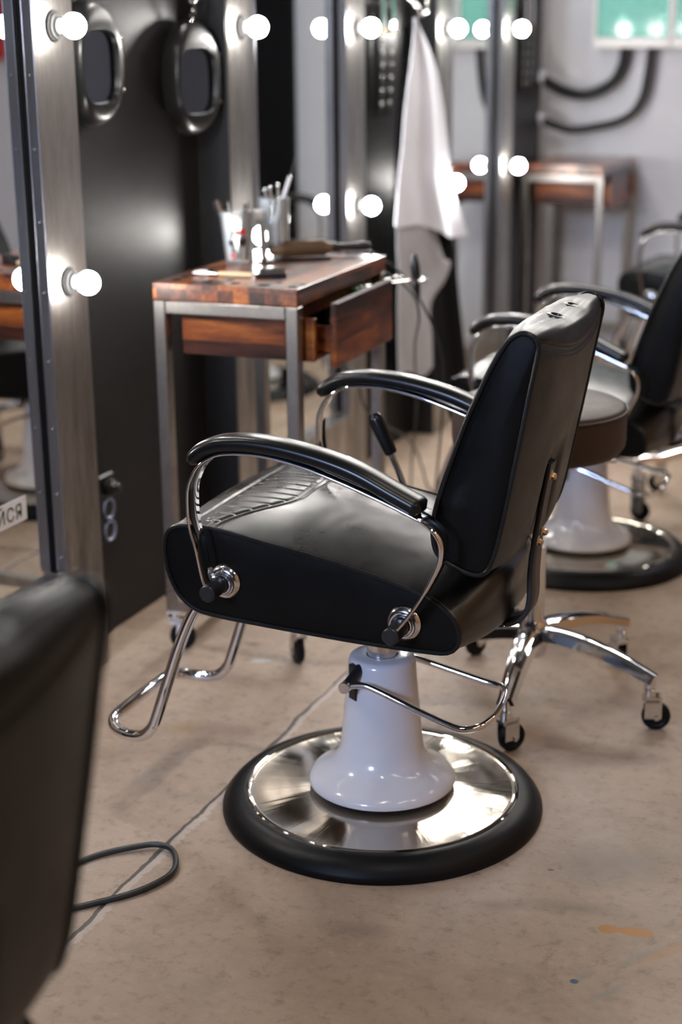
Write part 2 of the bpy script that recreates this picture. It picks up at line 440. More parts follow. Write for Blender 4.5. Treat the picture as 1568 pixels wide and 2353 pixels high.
def side_face(bm, P, w, sgn, bulge, center=None):
    c = center or sum((p for p in P), Vector((0, 0)))/len(P)
    rings = []
    for s in (1, .94, .8, .6, .4, .2):
        b = bulge*(1-s**2.5)
        rings.append([bm.verts.new((c.x+(p.x-c.x)*s, w+sgn*b, c.y+(p.y-c.y)*s)) for p in P])
    grid_faces(bm, rings, True)
    v = bm.verts.new((c.x, w+sgn*bulge, c.y)); a = rings[-1]
    for k in range(len(a)): bm.faces.new((a[k], a[(k+1) % len(a)], v))

SEAT = [(-.296, .601), (-.313, .594), (-.324, .576), (-.327, .549), (-.320, .509), (-.302, .473), (-.275, .450), (-.235, .441), (-.145, .436), (-.068, .433), (.027, .430),
        (.118, .429), (.19, .430), (.210, .434), (.223, .445), (.228, .466), (.219, .491), (.197, .512), (.168, .527), (.1, .546), (.028, .562), (-.046, .575), (-.14, .589), (-.2, .599), (-.25, .604)]
BACK = [(.291, .961), (.301, .972), (.316, .980), (.331, .978), (.341, .969), (.345, .957), (.341, .930), (.331, .876), (.320, .812), (.307, .742), (.294, .672), (.283, .620), (.274, .592), (.266, .578),
        (.252, .571), (.233, .573), (.212, .581), (.192, .591), (.178, .607), (.173, .64), (.177, .675), (.188, .714), (.202, .757), (.219, .806), (.234, .846), (.247, .875), (.262, .909), (.277, .938)]

def build_chair():
    t = thing('styling_chair', '', 'chair', group='black hydraulic styling chairs')
    L = M['leather']
    # seat cushion with the ribbed front field
    W = .232
    P = resample(spline(SEAT, 14, True), 430, True)
    st = [-W, -W+.002, -W+.005]+[-W+.008+(2*W-.016)*k/330 for k in range(331)]+[W-.005, W-.002, W]
    def seat_fn(p, q, w):
        s = abs(w)/W; e = min((W-abs(w))/.008, 1); edge = -.004*(1-e)**2
        up = smooth(.2, .9, q.y); crown = (1-s**2.1)
        d = edge + crown*(.006+.032*up*smooth(-.34, -.08, p.x))
        rear = smooth(.3, .9, q.x)*smooth(-.2, .1, p.x); d += crown*rear*.028
        if up > .2:
            arc = -.142 - .085*smooth(.05, .235, abs(w-.01))
            a = p.x - arc; d -= .0042*math.exp(-(a/.0035)**2)*up; d -= .0022*math.exp(-((a+.009)/.003)**2)*up
            fr = p.x + .264 + .02*(w/W)**2; d -= .003*math.exp(-(fr/.004)**2)*up
            if -.262 < p.x < arc-.008 and abs(w) < .205:
                k = ((w+.018)/.0295) % 1.0; k = min(k, 1-k)*.0295
                d += up*(.0012-.0040*math.exp(-(k/.0024)**2))*smooth(-.262, -.245, p.x)*(1-smooth(arc-.024, arc-.008, p.x))
            # shallow sitting wrinkles
            d += up*crown*(.0022*noise.noise(Vector((p.x*14, w*9, 1.3)))+.0004*noise.noise(Vector((p.x*40, w*26, 4.3))))
        return d
    bm = BM(); loft(bm, P, st, seat_fn); seat = obj('seat', bm, M['leather_seat'], t, angle=60)
    P2 = resample(spline(SEAT, 8, True), 120, True)
    for sg in (-1, 1):
        bm = BM(); side_face(bm, [p+(-q)*.004 for p, q in zip(P2, profile_normals(P2))], sg*(W-.001), sg, .004, Vector((-.05, .51)))
        sp = obj('side_panel', bm, L, t, angle=60)
        bm = BM(); tube(bm, [(p.x, sg*(W-.0005), p.y) for p in P2], .0042, 10, True)
        obj('piping', bm, M['piping'], sp)
    # backrest
    WB = .214
    PB = resample(spline(BACK, 18, True), 520, True)
    stb = [-WB, -WB+.002, -WB+.006]+[-WB+.01+(2*WB-.02)*k/140 for k in range(141)]+[WB-.006, WB-.002, WB]
    def back_fn(p, q, w):
        s = abs(w)/WB; e = min((WB-abs(w))/.01, 1); crown = 1-s**2.4
        d = -.005*(1-e)**2
        rear = smooth(.2, .8, q.x); front = smooth(.2, .8, -q.x)
        d += crown*.015*rear*(1-smooth(.93, .985, p.y))
        d += crown*.018*front + crown*.004
        topw = smooth(.2, .9, q.y)
        d -= topw*.010*(1-smooth(.0, .16, abs(w)))*.7
        if rear > .2 and p.y > .88:
            zs = .928+.034*(abs(w)/.21)**1.7; a = p.y-zs
            d -= .0032*math.exp(-(a/.0028)**2)*rear; d -= .0013*math.exp(-((a+.007)/.0022)**2)*rear + .0013*math.exp(-((a-.007)/.0022)**2)*rear
            d += .0028*smooth(.0, .03, a)*rear
        if p.y > .93 and q.y > .1:      # dimples round the headrest sockets and folds in the cap
            for cw in (-.022, .088):
                r = math.hypot((w-cw), (p.x-.320)*1.0)
                d -= .0028*math.exp(-(r/.024)**2)
            d += .0026*noise.noise(Vector((p.x*22, w*13, p.y*14)))*crown
        if rear > .2 and p.y < .79:     # pressed channel for the steel bracket
            d -= .011*math.exp(-(abs(w)/.046)**4)*(1-smooth(.70, .775, p.y))*rear
        return d
    bm = BM(); loft(bm, PB, stb, back_fn); back = obj('backrest', bm, M['leather_back'], t, angle=60)
    PB2 = resample(spline(BACK, 8, True), 120, True)
    for sg in (-1, 1):
        bm = BM(); side_face(bm, [p+(-q)*.005 for p, q in zip(PB2, profile_normals(PB2))], sg*(WB-.001), sg, .007, Vector((.262, .76)))
        sp = obj('back_side_panel', bm, L, t, angle=60)
        bm = BM(); tube(bm, [(p.x, sg*(WB-.0005), p.y) for p in PB2], .0045, 10, True)
        obj('piping', bm, M['piping'], sp)
    for cw in (-.022, .088):
        bm = BM(); Mx = Matrix.Translation((.3215, cw, .9765)) @ Euler((0, math.radians(14), 0)).to_matrix().to_4x4()
        lathe(bm, [(.0095, -.004), (.0095, .0012), (.0105, .0028), (.0135, .0026), (.0165, .0012), (.0175, -.004)], 28, Mx, False)
        lathe(bm, [(0, -.0035), (.0096, -.0035)], 28, Mx, False)
        o = obj('headrest_socket', bm, M['black_plastic'], back); o['label'] = 'black plastic headrest socket in the top'
    # armrests
    PC = [(-.2375, .731), (-.231, .745), (-.214, .760), (-.190, .771), (-.165, .7765), (-.12, .7795), (-.06, .7755), (.01, .763), (.07, .7455), (.13, .7185), (.165, .703), (.182, .6955)]
    pts2 = resample(spline(PC, 8), 70)
    section = [(math.copysign(abs(math.cos(a))**.75, math.cos(a))*.0145, math.copysign(abs(math.sin(a))**.75, math.sin(a))*.0275) for a in [2*PI*k/28 for k in range(28)]]
    n = len(pts2)
    def endscale(i):
        d0 = i/(n-1)*.52; d1 = (n-1-i)/(n-1)*.52
        e = min(1, math.sqrt(max(0, 1-(1-min(d0/.03, 1))**2))+.03, math.sqrt(max(0, 1-(1-min(d1/.018, 1))**2))+.03)
        return (e, min(1, .25+.75*e)*(.86+.14*smooth(0, .12, d0)))
    BARP = [(-.205, .507), (-.2155, .523), (-.2215, .544), (-.230, .587), (-.238, .615), (-.2415, .643), (-.2405, .686), (-.234, .708), (-.221, .731), (-.200, .748), (-.170, .7595), (-.107, .763), (-.035, .7525),
            (.036, .733), (.106, .7095), (.157, .690), (.186, .6775), (.206, .660), (.214, .640), (.2115, .611), (.194, .571), (.172, .532), (.143, .491), (.128, .474)]
    bar = resample(spline(BARP, 6), 130)
    for sg in (-1, 1):
        w = sg*.279
        bm = BM(); sweep(bm, [(p.x, w, p.y) for p in pts2], section, False, (0.0, 0, 1), [endscale(i) for i in range(n)])
        obj('armrest', bm, M['arm_pad'], t, angle=60)
        bm = BM(); strip(bm, [(p.x, w, p.y) for p in bar], (0, 1, 0), .042, .0055)
        fr = obj('arm_frame', bm, M['chrome'], t, angle=50)
        for sx, sz in ((-.207, .508), (.131, .477)):
            bm = BM(); cyl(bm, (sx, sg*.240, sz), (sx, sg*.3045, sz), .0150, .0150, 28, .0015)
            cyl(bm, (sx, sg*.3045, sz), (sx, sg*.3055, sz), .0115, .011, 28)
            obj('mounting_stub', bm, M['black_plastic'], fr)
            bm = BM(); MM = axis_mat((sx, sg*.233, sz), (0, sg, 0))
            lathe(bm, [(.0, .002), (.030, .002), (.031, .004), (.029, .0075), (.024, .0105), (.019, .012), (.0185, .018), (.0165, .0185), (.016, .012), (0, .012)], 36, MM, False)
            lathe(bm, [(.0235, .0122), (.0225, .0145), (.0205, .0145), (.0198, .012)], 36, MM, False)
            o = obj('flange', bm, M['chrome_soft'], fr); o['label'] = 'round metal flange'
    # steel bracket at the back
    bp = resample(spline([(.3155, 0, .718), (.3105, 0, .687), (.3030, 0, .64), (.2960, 0, .59), (.2915, 0, .545), (.2895, 0, .509), (.289, 0, .462), (.279, 0, .434), (.255, 0, .418), (.215, 0, .411), (.13, 0, .411)], 6), 80)
    bm = BM(); sc = [(1, .74+.40*smooth(.22, .42, i/79.)) for i in range(80)]
    sweep(bm, bp, chamfer_rect(.009, .050, .0012), False, (1, 0, .25), sc)
    br = obj('back_bracket', bm, M['black_metal'], t, angle=50)
    for (by_, bz_, bx_) in ((-.003, .694, .3158), (.012, .586, .2995), (-.011, .574, .2978)):
        bm = BM(); MM = axis_mat((bx_, by_, bz_), (1, 0, -.22))
        lathe(bm, [(0, -.004), (.0085, -.004), (.0085, .0005), (.0065, .003), (.0062, .0075), (.004, .0105), (0, .011)], 6, MM, False)
        lathe(bm, [(0, -.004), (.0105, -.004), (.0105, .0003), (0, .0003)], 24, MM, False)
        o = obj('bolt', bm, M['brass'], br, angle=20); o['label'] = 'shiny dome bolt'
    # recline lever on the far side
    bm = BM(); tube(bm, [(-.02, .236, .505), (-.045, .262, .54), (-.064, .27, .582), (-.088, .27, .636)], .0065, 14, sm=6)
    cyl(bm, (-.02, .232, .505), (-.02, .246, .505), .02, .018, 24, .002)
    lv = obj('recline_lever', bm, M['chrome_soft'], t)
    bm = BM(); d = Vector((-.123+.085, 0, .709-.631)).normalized(); Lg = .089
    lathe(bm, [(0, 0), (.010, 0), (.0125, .003), (.0135, .02), (.0150, .05), (.0150, .075), (.0138, .083), (.0095, .0885), (0, .0892)], 28, axis_mat((-.083, .27, .627), d), False)
    obj('grip', bm, M['arm_pad'], lv)
    # footrest
    half = [(-.285, -.150, .452), (-.306, -.152, .424), (-.324, -.154, .392), (-.348, -.156, .335), (-.376, -.158, .255), (-.401, -.160, .183), (-.413, -.161, .158), (-.434, -.160, .139), (-.462, -.157, .133), (-.492, -.150, .135), (-.514, -.134, .140), (-.522, -.108, .146), (-.518, -.05, .152)]
    full = half + [(-.516, 0, .154)] + [(x, -y, z) for x, y, z in half[::-1]]
    bm = BM(); tube(bm, resample(spline(full, 6), 190), .0115, 16)
    obj('footrest', bm, M['chrome'], t, angle=60)
    # seat plate under the cushion
    bm = BM(); box(bm, -.14, .14, -.11, .11, .405, .433, .006); box(bm, -.30, .16, -.165, -.14, .420, .441, .004); box(bm, -.30, .16, .14, .165, .420, .441, .004)
    obj('seat_plate', bm, M['black_metal'], t)
    # pump
    bm = BM(); cyl(bm, (0, 0, .30), (0, 0, .41), .028, .028, 32)
    obj('hydraulic_ram', bm, M['chrome_soft'], t)
    bm = BM(); lathe(bm, [(.030, .302), (.030, .313), (.054, .313), (.060, .310), (.0635, .302), (.0645, .292), (.069, .24), (.0735, .19), (.0768, .155), (.0795, .132), (.084, .117), (.092, .103), (.105, .0915), (.120, .0825), (.132, .0745), (.139, .067), (.1415, .061), (.141, .056), (.136, .054), (.12, .056), (.1, .062), (.06, .062)], 96, None, False)
    pump = obj('pump_column', bm, M['enamel'], t, angle=50); pump['label'] = 'white enamelled pump column'
    bm = BM()
    Ms = Matrix.Rotation(math.radians(-122), 4, 'Z')
    box(bm, .058, .0705, -.012, .012, .236, .306, .002, Ms)
    obj('pedal_slot', bm, M['black_plastic'], pump)
    bm = BM(); lathe(bm, [(.055, .0), (.055, .049), (.10, .0465), (.20, .0415), (.250, .0385), (.257, .0395), (.2605, .0415), (.263, .040), (.264, .034), (.262, .0)], 128, None, False)
    o = obj('base_plate', bm, M['spun'], t, angle=40); o['label'] = 'polished metal base plate'
    bm = BM(); lathe(bm, [(.262, .001), (.2625, .039), (.266, .0405), (.278, .0385), (.292, .032), (.3015, .0225), (.303, .020), (.306, .0165), (.3095, .010), (.310, .004), (.308, .0), (.262, .0)], 128, None, False)
    o = obj('rubber_rim', bm, M['rubber'], t, angle=50); o['label'] = 'black rubber rim'
    # pedal
    ped = [(-.034, -.093, .2775), (-.015, -.091, .282), (.005, -.090, .2825), (.043, -.090, .271), (.112, -.090, .247), (.172, -.089, .229), (.196, -.084, .226), (.217, -.068, .229), (.231, -.04, .236), (.234, 0, .243), (.231, .038, .249), (.222, .062, .2525), (.205, .071, .2525), (.18, .073, .255), (.118, .073, .267), (.05, .074, .280), (.0, .075, .288)]
    bm = BM(); tube(bm, resample(spline(ped, 6), 120), .0062, 14)
    pd = obj('pump_pedal', bm, M['chrome'], t, angle=60)
    bm = BM(); cyl(bm, (-.022, -.050, .300), (-.036, -.096, .277), .0105, .0095, 20, .001); obj('pedal_bracket', bm, M['black_metal'], pd)
    bm = BM(); cyl(bm, (-.036, -.103, .277), (-.036, -.086, .277), .0115, .0115, 24, .001); obj('pivot_pin', bm, M['chrome_soft'], pd)
    bm = BM(); cyl(bm, (0, .055, .288), (0, .08, .288), .009, .009, 18, .001); obj('pivot_pin', bm, M['chrome_soft'], pd)
    return t

BASE = (.9638, 2.5352, 0)
chairA = build_chair(); chairA.location = BASE
chairA['label'] = 'whole black styling chair in focus, white pump on a round metal base, nearest complete one'
chairB = dup(chairA, 'second black styling chair, partly hidden behind the brown round stool, cut off by right edge', (.953, 4.145, 0), math.radians(-2))
for c in list(COL.objects):
    if c.parent == chairB and not c.name.startswith(('pump', 'base_plate', 'rubber', 'hydraulic')): c.location.z -= .060
chairC = dup(chairA, 'farthest styling chair, only an armrest and seat corner showing beside the white wall', (1.045, 5.83, 0), math.radians(-3))
chairD = dup(chairA, 'large blurred black styling chair backrest in the left foreground, seen from behind', (.925, .865, 0), 0)
# ------------------------------------------------------------------ the room
YE = 7.25
def struct(name, x0, x1, y0, y1, z0, z1, mat, bev=0):
    bm = BM(); box(bm, x0, x1, y0, y1, z0, z1, bev); return obj(name, bm, mat, kind='structure')
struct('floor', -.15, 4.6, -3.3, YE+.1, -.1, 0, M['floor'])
struct('ceiling', -.15, 4.6, -3.3, YE+.1, 3.1, 3.2, M['ceiling'])
struct('wall_left', -.15, -.02, -3.3, YE, 0, 3.1, M['white_wall'])
struct('wall_end', -.15, 4.6, YE, YE+.1, 0, 3.1, M['white_wall'])
struct('wall_right', 4.5, 4.6, -3.3, YE, 0, 3.1, M['tan_wall'])
struct('wall_back', -.15, 4.6, -3.4, -3.3, 0, 3.1, M['grey_wall'])
struct('trim_1', -.02, 0, -3.3, 7.035, 0, 3.1, M['black_panel'])
d1 = struct('door_1', 1.43, 2.40, YE-.05, YE, 0, 2.6, M['door_black'], .004)

# ------------------------------------------------------------------ lighted mirrors
def vanity(y0, y1, label):
    """mirror unit between outer edges y0..y1; front face at x=.095, glass at .063"""
    t = thing('lighted_mirror', label, 'mirror', (0, y0, 0), 0, 'steel framed bulb mirrors along the black wall')
    Wd = y1-y0; wp = .156; top = 2.15; zb = .262
    for a, b in ((0, wp), (Wd-wp, Wd)):
        bm = BM(); box(bm, .0, .095, a, b, 0, top, .002); obj('post', bm, M['steel'], t)
    bm = BM(); box(bm, .0, .094, wp, Wd-wp, 0, zb, .002); obj('bottom_rail', bm, M['steel'], t)
    bm = BM(); box(bm, .0, .094, wp, Wd-wp, top-.15, top, .002); obj('top_rail', bm, M['steel'], t)
    bm = BM(); box(bm, .056, .063, wp+.001, Wd-wp-.001, zb, top-.15); obj('mirror_glass', bm, M['mirror'], t)
    # aluminium edging riveted on the inside of the frame, standing a little off the glass
    bm = BM(); bg = BM()
    for a, s in ((wp, 1), (Wd-wp, -1)):
        ya, yb = sorted((a, a+s*.0035)); box(bm, .0725, .0975, ya, yb, zb+.01, top-.16, .0008)
        for xx in (.0735, .0968): cyl(bm, (xx, a+s*.0035, zb+.02), (xx, a+s*.0035, top-.17), .0013, .0013, 8)
        box(bg, .0635, .0715, ya, yb, zb+.01, top-.16, .0008)
        z = .31
        while z < top-.2:
            sphere(bm, (.085, a+s*.0035, z), .0048, 12, .9); z += .1495
    obj('edging', bm, M['trim_metal'], t, angle=40); obj('gasket', bg, M['rubber'], t)
    # blackened outer flanks
    bm = BM(); box(bm, .0, .0915, -.004, .0, 0, top); box(bm, .0, .0915, Wd, Wd+.004, 0, top); obj('outer_side', bm, M['black_paint'], t)
    for yy in (wp/2-.002, Wd-wp/2+.002):
        for z in (.921, 1.453, 1.985):
            bm = BM(); sphere(bm, (.1445, yy, z), .0258, 28); b = obj('light_bulb', bm, M['bulb'], t, angle=60); b['label'] = 'round glowing bulb'
            bm = BM(); MM = axis_mat((.095, yy, z), (1, 0, 0))
            lathe(bm, [(0, 0), (.031, 0), (.032, .003), (.0295, .0065), (.027, .007), (.0265, .011), (.021, .0125), (.020, .016), (0, .016)], 32, MM, False)
            obj('socket', bm, M['socket_black'], b)
            bm = BM(); lathe(bm, [(.0155, .014), (.0145, .024), (.019, .031)], 28, MM, False); obj('bulb_neck', bm, M['white_plastic'], b)
    return t
vanity(2.016, 2.967, 'nearest lighted mirror with steel post at far left, cyrillic sticker on its glass')
vanity(3.700, 4.650, 'middle lighted mirror standing behind the wooden work table')
vanity(5.336, 6.284, 'farthest lighted mirror, behind the hanging towel, reflecting the green electrical box')

# sticker on the first mirror
t = thing('mirror_sticker', 'white sticker strip with black cyrillic letters low on the nearest mirror', 'sticker', (.0632, 2.717, .427))
bm = BM(); box(bm, 0, .0008, -.17, 0, 0, .054); obj('sticker_strip', bm, M['white_plastic'], t)
cu = bpy.data.curves.new('lettering', 'FONT'); cu.body = '\u0419\u0421\u042f'; cu.size = .043; cu.align_x = 'RIGHT'; cu.extrude = .0002; cu.space_character = 1.12
fo = bpy.data.objects.new('lettering_tmp', cu); COL.objects.link(fo)
bpy.context.view_layer.update()
me = bpy.data.meshes.new_from_object(fo.evaluated_get(bpy.context.evaluated_depsgraph_get())); bpy.data.objects.remove(fo)
me.materials.clear(); me.materials.append(M['black_plastic'])
lt = bpy.data.objects.new('lettering', me); COL.objects.link(lt); lt.parent = t
lt.matrix_local = Matrix(((0, 0, 1, .0011), (1, 0, 0, -.016), (0, 1, 0, .0105), (0, 0, 0, 1)))

# ------------------------------------------------------------------ work tables
def build_table(label):
    t = thing('work_table', label, 'table', group='wooden topped steel work tables')
    W, L, Z = .358, .59, .897
    # top with drilled tool holes (x: 0 room side, -W wall side; y: 0 near end)
    bm = BM(); box(bm, -W, 0, 0, L, Z-.040, Z, .0025, None, 2)
    top = obj('tabletop', bm, M['wood'], t)
    bmc = BM()
    for hx, hy, hr in ((-.319, .050, .011), (-.240, .043, .0125), (-.168, .041, .0125), (-.094, .034, .0145), (-.024, .030, .011), (-.324, .100, .008), (-.200, .085, .010), (-.076, .078, .008), (-.016, .073, .008), (-.276, .092, .008)):
        cyl(bmc, (hx, hy, Z-.03), (hx, hy, Z+.01), hr, hr, 24)
    cut = obj('cutter_tmp', bmc, M['wood'])
    md = top.modifiers.new('b', 'BOOLEAN'); md.operation = 'DIFFERENCE'; md.object = cut; md.solver = 'EXACT'
    bpy.context.view_layer.update()
    me = bpy.data.meshes.new_from_object(top.evaluated_get(bpy.context.evaluated_depsgraph_get()))
    top.modifiers.clear(); old = top.data; top.data = me; me.name = 'tabletop'; bpy.data.meshes.remove(old); bpy.data.objects.remove(cut)
    me.materials.clear(); me.materials.append(M['wood']); me.materials.append(M['hole'])
    for pl_ in me.polygons:
        c_ = pl_.center
        if Z-.0385 < c_.z < Z-.004 and -W+.004 < c_.x < -.004 and .004 < c_.y < L-.004: pl_.material_index = 1
        pl_.use_smooth = False
    s = .031; zt = Z-.040; zb = .10
    bm = BM()
    for y0 in (0.0, L-s):
        box(bm, -W, -W+s, y0, y0+s, zb, zt, .003); box(bm, -s, 0, y0, y0+s, zb, zt, .003)
        box(bm, -W+s-.001, -s+.001, y0+.0005, y0+s-.0005, zt-s, zt, .003); box(bm, -W+s-.001, -s+.001, y0+.0005, y0+s-.0005, zb, zb+s, .003)
    for x0 in (-W,):
        box(bm, x0+.0005, x0+s-.0005, s-.001, L-s+.001, zb, zb+s, .003); box(bm, x0+.0005, x0+s-.0005, s-.001, L-s+.001, zt-s, zt, .003)
    obj('steel_frame', bm, M['tube_steel'], t)
    # drawer housing slung under the top
    bm = BM(); y0, y1, z0, z1 = .042, .52, .728, .826; th = .014
    box(bm, -.306, .022, y0, y0+th, z0, z1, .001); box(bm, -.306, .022, y1-th, y1, z0, z1, .001); box(bm, -.306, .018, y0+th, y1-th, z0, z0+.010); box(bm, -.306, -.292, y0+th, y1-th, z0+.010, z1)
    box(bm, -.30, -.02, y0+.02, y1-.02, z1-.006, Z-.042)
    obj('drawer_housing', bm, M['wood_housing'], t)
    # drawer pulled a few centimetres into the room
    bm = BM(); box(bm, .044, .060, .083, .470, .708, .856, .002)
    dr = obj('drawer', bm, M['wood_side'], t)
    bm = BM(); box(bm, -.22, .044, .098, .110, .742, .80); box(bm, -.22, .044, .444, .456, .742, .80); box(bm, -.22, .044, .110, .444, .742, .750); obj('drawer_box', bm, M['wood_side'], dr)
    for cx, cy, rot in ((-W+s/2, s/2, .2), (-s/2, s/2, 2.3), (-W+s/2, L-s/2, .9), (-s/2, L-s/2, 1.5)):
        dx, dy = math.cos(rot)*.018, math.sin(rot)*.018; MM = Matrix.Translation((cx, cy, 0)) @ Matrix.Rotation(rot, 4, 'Z')
        bm = BM(); box(bm, -.018, .018, -.016, .016, .094, .1, .001, MM); cyl(bm, (cx, cy, .078), (cx, cy, .094), .015, .015, 20)
        for sg in (-1, 1):
            box(bm, -.012, .012, sg*.0135-.001, sg*.0135+.001, .066, .083, .0005, MM); box(bm, .006, .028, sg*.0135-.001, sg*.0135+.001, .024, .07, .0005, MM)
        box(bm, -.014, .024, -.0145, .0145, .074, .079, .0006, MM)
        cyl(bm, MM @ Vector((.018, -.017, .0325)), MM @ Vector((.018, .017, .0325)), .005, .005, 12)
        c = obj('caster', bm, M['chrome_soft'], t)
        bm = BM(); lathe(bm, [(.008, -.0105), (.026, -.0105), (.0315, -.008), (.0325, -.003), (.0325, .003), (.0315, .008), (.026, .0105), (.008, .0105)], 32, Matrix.Translation(MM @ Vector((.018, 0, .0325))) @ Matrix.Rotation(rot, 4, 'Z') @ Matrix.Rotation(PI/2, 4, 'X'))
        obj('wheel', bm, M['rubber'], c)
    return t
TA = .0301; TL = (.5488, 3.0971, 0)
tableA = build_table('wooden topped steel work table with glasses and brushes, beside the first chair')
tableA.location = TL; tableA.rotation_euler = (0, 0, TA)
tableB = dup(tableA, 'bare far work table with orange brown block top, in the corner by the white wall', (.405, 6.60, 0), 0)
for c in COL.objects:
    if c.parent == tableB and c.name.startswith('drawer.'): c.location.x = -.05

def tw(x, y, z=.897):
    """table top coordinates to world"""
    return Vector((TL[0]+x*math.cos(TA)-y*math.sin(TA), TL[1]+x*math.sin(TA)+y*math.cos(TA), z))

# green thing in the drawer
bm = BM()
for k in range(7):
    a = k*.9; tube(bm, [tw(-.01-.012*k, .37+.01*math.cos(a), .76), tw(.0-.012*k, .385+.012*math.sin(a), .81), tw(.018-.010*k, .395, .842+.004*math.sin(a*2))], .006, 8, sm=4)
tag(obj('green_clips', bm, M['green']), 'green plastic bunch peeking out of the pulled open drawer', 'clips')

# ------------------------------------------------------------------ things on the table
def glass_prof(r0, r1, h, th=.0025):
    return [(0, 0), (r0-.002, 0), (r0, .003), (r1, h-.001), (r1-th*.5, h), (r1-th, h-.001), (r0-th, .012), (0, .010)]
p = tw(-.292, .330)
t = thing('drinking_glass', 'flared clear tumbler full of metal hair clips, with red spots, front left on the table', 'glass', p, 0, 'glass tumblers of tools')
bm = BM(); lathe(bm, glass_prof(.029, .0425, .128), 48, None, False); obj('glass_wall', bm, M['glass'], t, angle=60)
bm = BM()
for a, z, r in ((-1.5, .024, .007), (-.75, .082, .008), (-1.15, .080, .007)):
    rr_ = .029+(.0135)*z/.128+.0006
    vs = []
    for k in range(14):
        b = 2*PI*k/14; q = r*(1+.18*math.sin(3*b+a)); aa = a+q*math.cos(b)/rr_; vs.append(bm.verts.new((rr_*math.cos(aa), rr_*math.sin(aa), z+q*math.sin(b))))
    bm.faces.new(vs)
o = obj('red_print', bm, M['red'], t)
bm = BM()
for a, z, r in ((-.78, .06, .010), (-1.6, .055, .006)):
    rr_ = .029+(.0135)*z/.128+.0006; vs = []
    for k in range(14):
        b = 2*PI*k/14; aa = a+r*math.cos(b)/rr_; vs.append(bm.verts.new((rr_*math.cos(aa), rr_*math.sin(aa), z+r*1.3*math.sin(b))))
    bm.faces.new(vs)
obj('dark_print', bm, M['black_plastic'], t)
for k in range(11):
    a = random.uniform(0, 2*PI); r0 = random.uniform(0, .018); r1 = random.uniform(.026, .044); h = random.uniform(.125, .158); a2 = a+random.uniform(-.5, .5)
    if k == 0: a2, r1, h = 3.5, .058, .150
    if k == 1: a2, r1, h = 3.9, .050, .156
    A = Vector((r0*math.cos(a), r0*math.sin(a), .013)); B = Vector((r1*math.cos(a2), r1*math.sin(a2), h))
    bm = BM(); dirv = (B-A).normalized(); s = dirv.cross(Vector((math.cos(k), math.sin(k), .1))).normalized()
    for sg in (-1, 1): strip(bm, [A+s*sg*.0008, A.lerp(B, .5)+s*sg*.0025, B+s*sg*.001], s.cross(dirv), .0055, .0011)
    cyl(bm, A.lerp(B, .7)-s*.003, A.lerp(B, .7)+s*.003, .003, .003, 10)
    o = obj('hair_clip', bm, M['chrome_soft']); o.location = p
    tag(o, 'thin silver hair clip standing in the flared tumbler', 'hair clip', 'hair clips in the glass')
p2 = tw(-.247, .452)
t = thing('drinking_glass', 'straight tall clear tumbler holding a white handled brush, behind the brush barrel', 'glass', p2, 0, 'glass tumblers of tools')
bm = BM(); lathe(bm, glass_prof(.035, .040, .150), 48, None, False); obj('glass_wall', bm, M['glass'], t, angle=60)
t = thing('tint_brush', 'white handled tail brush leaning out of the straight tumbler', 'brush', p2)
A = Vector((-.022, -.012, .014)); B = Vector((.020, .016, .150)); Cc = Vector((.0345, .026, .200)); D = Vector((.046, .032, .245))
bm = BM(); strip(bm, [A, B, Cc], (.55, -.83, 0), .024, .008, .003); obj('brush_handle', bm, M['white_plastic'], t)
bm = BM(); tube(bm, [Cc-(D-Cc)*.1, D], .0028, 10); obj('metal_tail', bm, M['chrome_soft'], t)
for k, (dx, dy, h) in enumerate(((-.015, .012, .172), (.0, .022, .178), (-.02, -.006, .168))):
    bm = BM(); tube(bm, [p2+Vector((dx*.5, dy*.5, .014)), p2+Vector((dx, dy, h-.02)), p2+Vector((dx*1.1, dy*1.1, h))], .0045, 10); sphere(bm, p2+Vector((dx*1.1, dy*1.1, h)), .006, 12)
    tag(obj('brush_handle', bm, M['chrome_soft']), 'slim silver tool handle standing in the straight tumbler', 'tool', 'tool handles in the straight glass')
p3 = tw(-.262, .385)
t = thing('bottle', 'small clear bottle with white cap between the two tumblers', 'bottle', p3)
bm = BM(); lathe(bm, [(0, 0), (.020, 0), (.021, .003), (.021, .085), (.018, .095), (.012, .100), (.012, .108), (.010, .108), (.010, .1), (.0185, .09), (.0185, .005), (0, .004)], 32, None, False); obj('bottle_body', bm, M['glass'], t, angle=60)
bm = BM(); lathe(bm, [(0, .126), (.0145, .126), (.0155, .124), (.0155, .104), (0, .104)], 32, None, False); obj('cap', bm, M['white_plastic'], t)

# round brush lying along the back of the table
A = tw(-.226, .436, .921); B = tw(-.132, .508, .921); E_ = tw(-.036, .582, .914); dv = (B-A).normalized()
t = thing('round_brush', 'round hair brush with honey brown bristle barrel lying across the table', 'brush', A)
L1 = (B-A).length
MM = axis_mat((0, 0, 0), dv)
bm = BM(); lathe(bm, [(0, -.026), (.010, -.026), (.014, -.02), (.0155, 0), (.0155, L1), (.015, L1+.008), (.012, L1+.016), (0, L1+.016)], 32, MM, False)
obj('barrel', bm, M['bristle'], t)
bm = BM()
for i in range(26):
    z0 = .002+L1*i/26
    for k in range(30):
        a = 2*PI*(k+.5*(i % 2))/30; d = Vector((math.cos(a), math.sin(a), 0))
        a_ = MM @ (d*.0150+Vector((0, 0, z0))); b_ = MM @ (d*.0225+Vector((0, 0, z0)))
        w_ = (b_-a_).cross(dv).normalized()*.0012
        vs = [bm.verts.new(q) for q in (a_-w_, a_+w_, b_+dv*.001, )]; bm.faces.new(vs)
        vs = [bm.verts.new(q) for q in (a_-dv*.0012, a_+dv*.0012, b_)]; bm.faces.new(vs)
obj('bristles', bm, M['bristle'], t, kind=None)
bm = BM(); HL = (E_-B).length
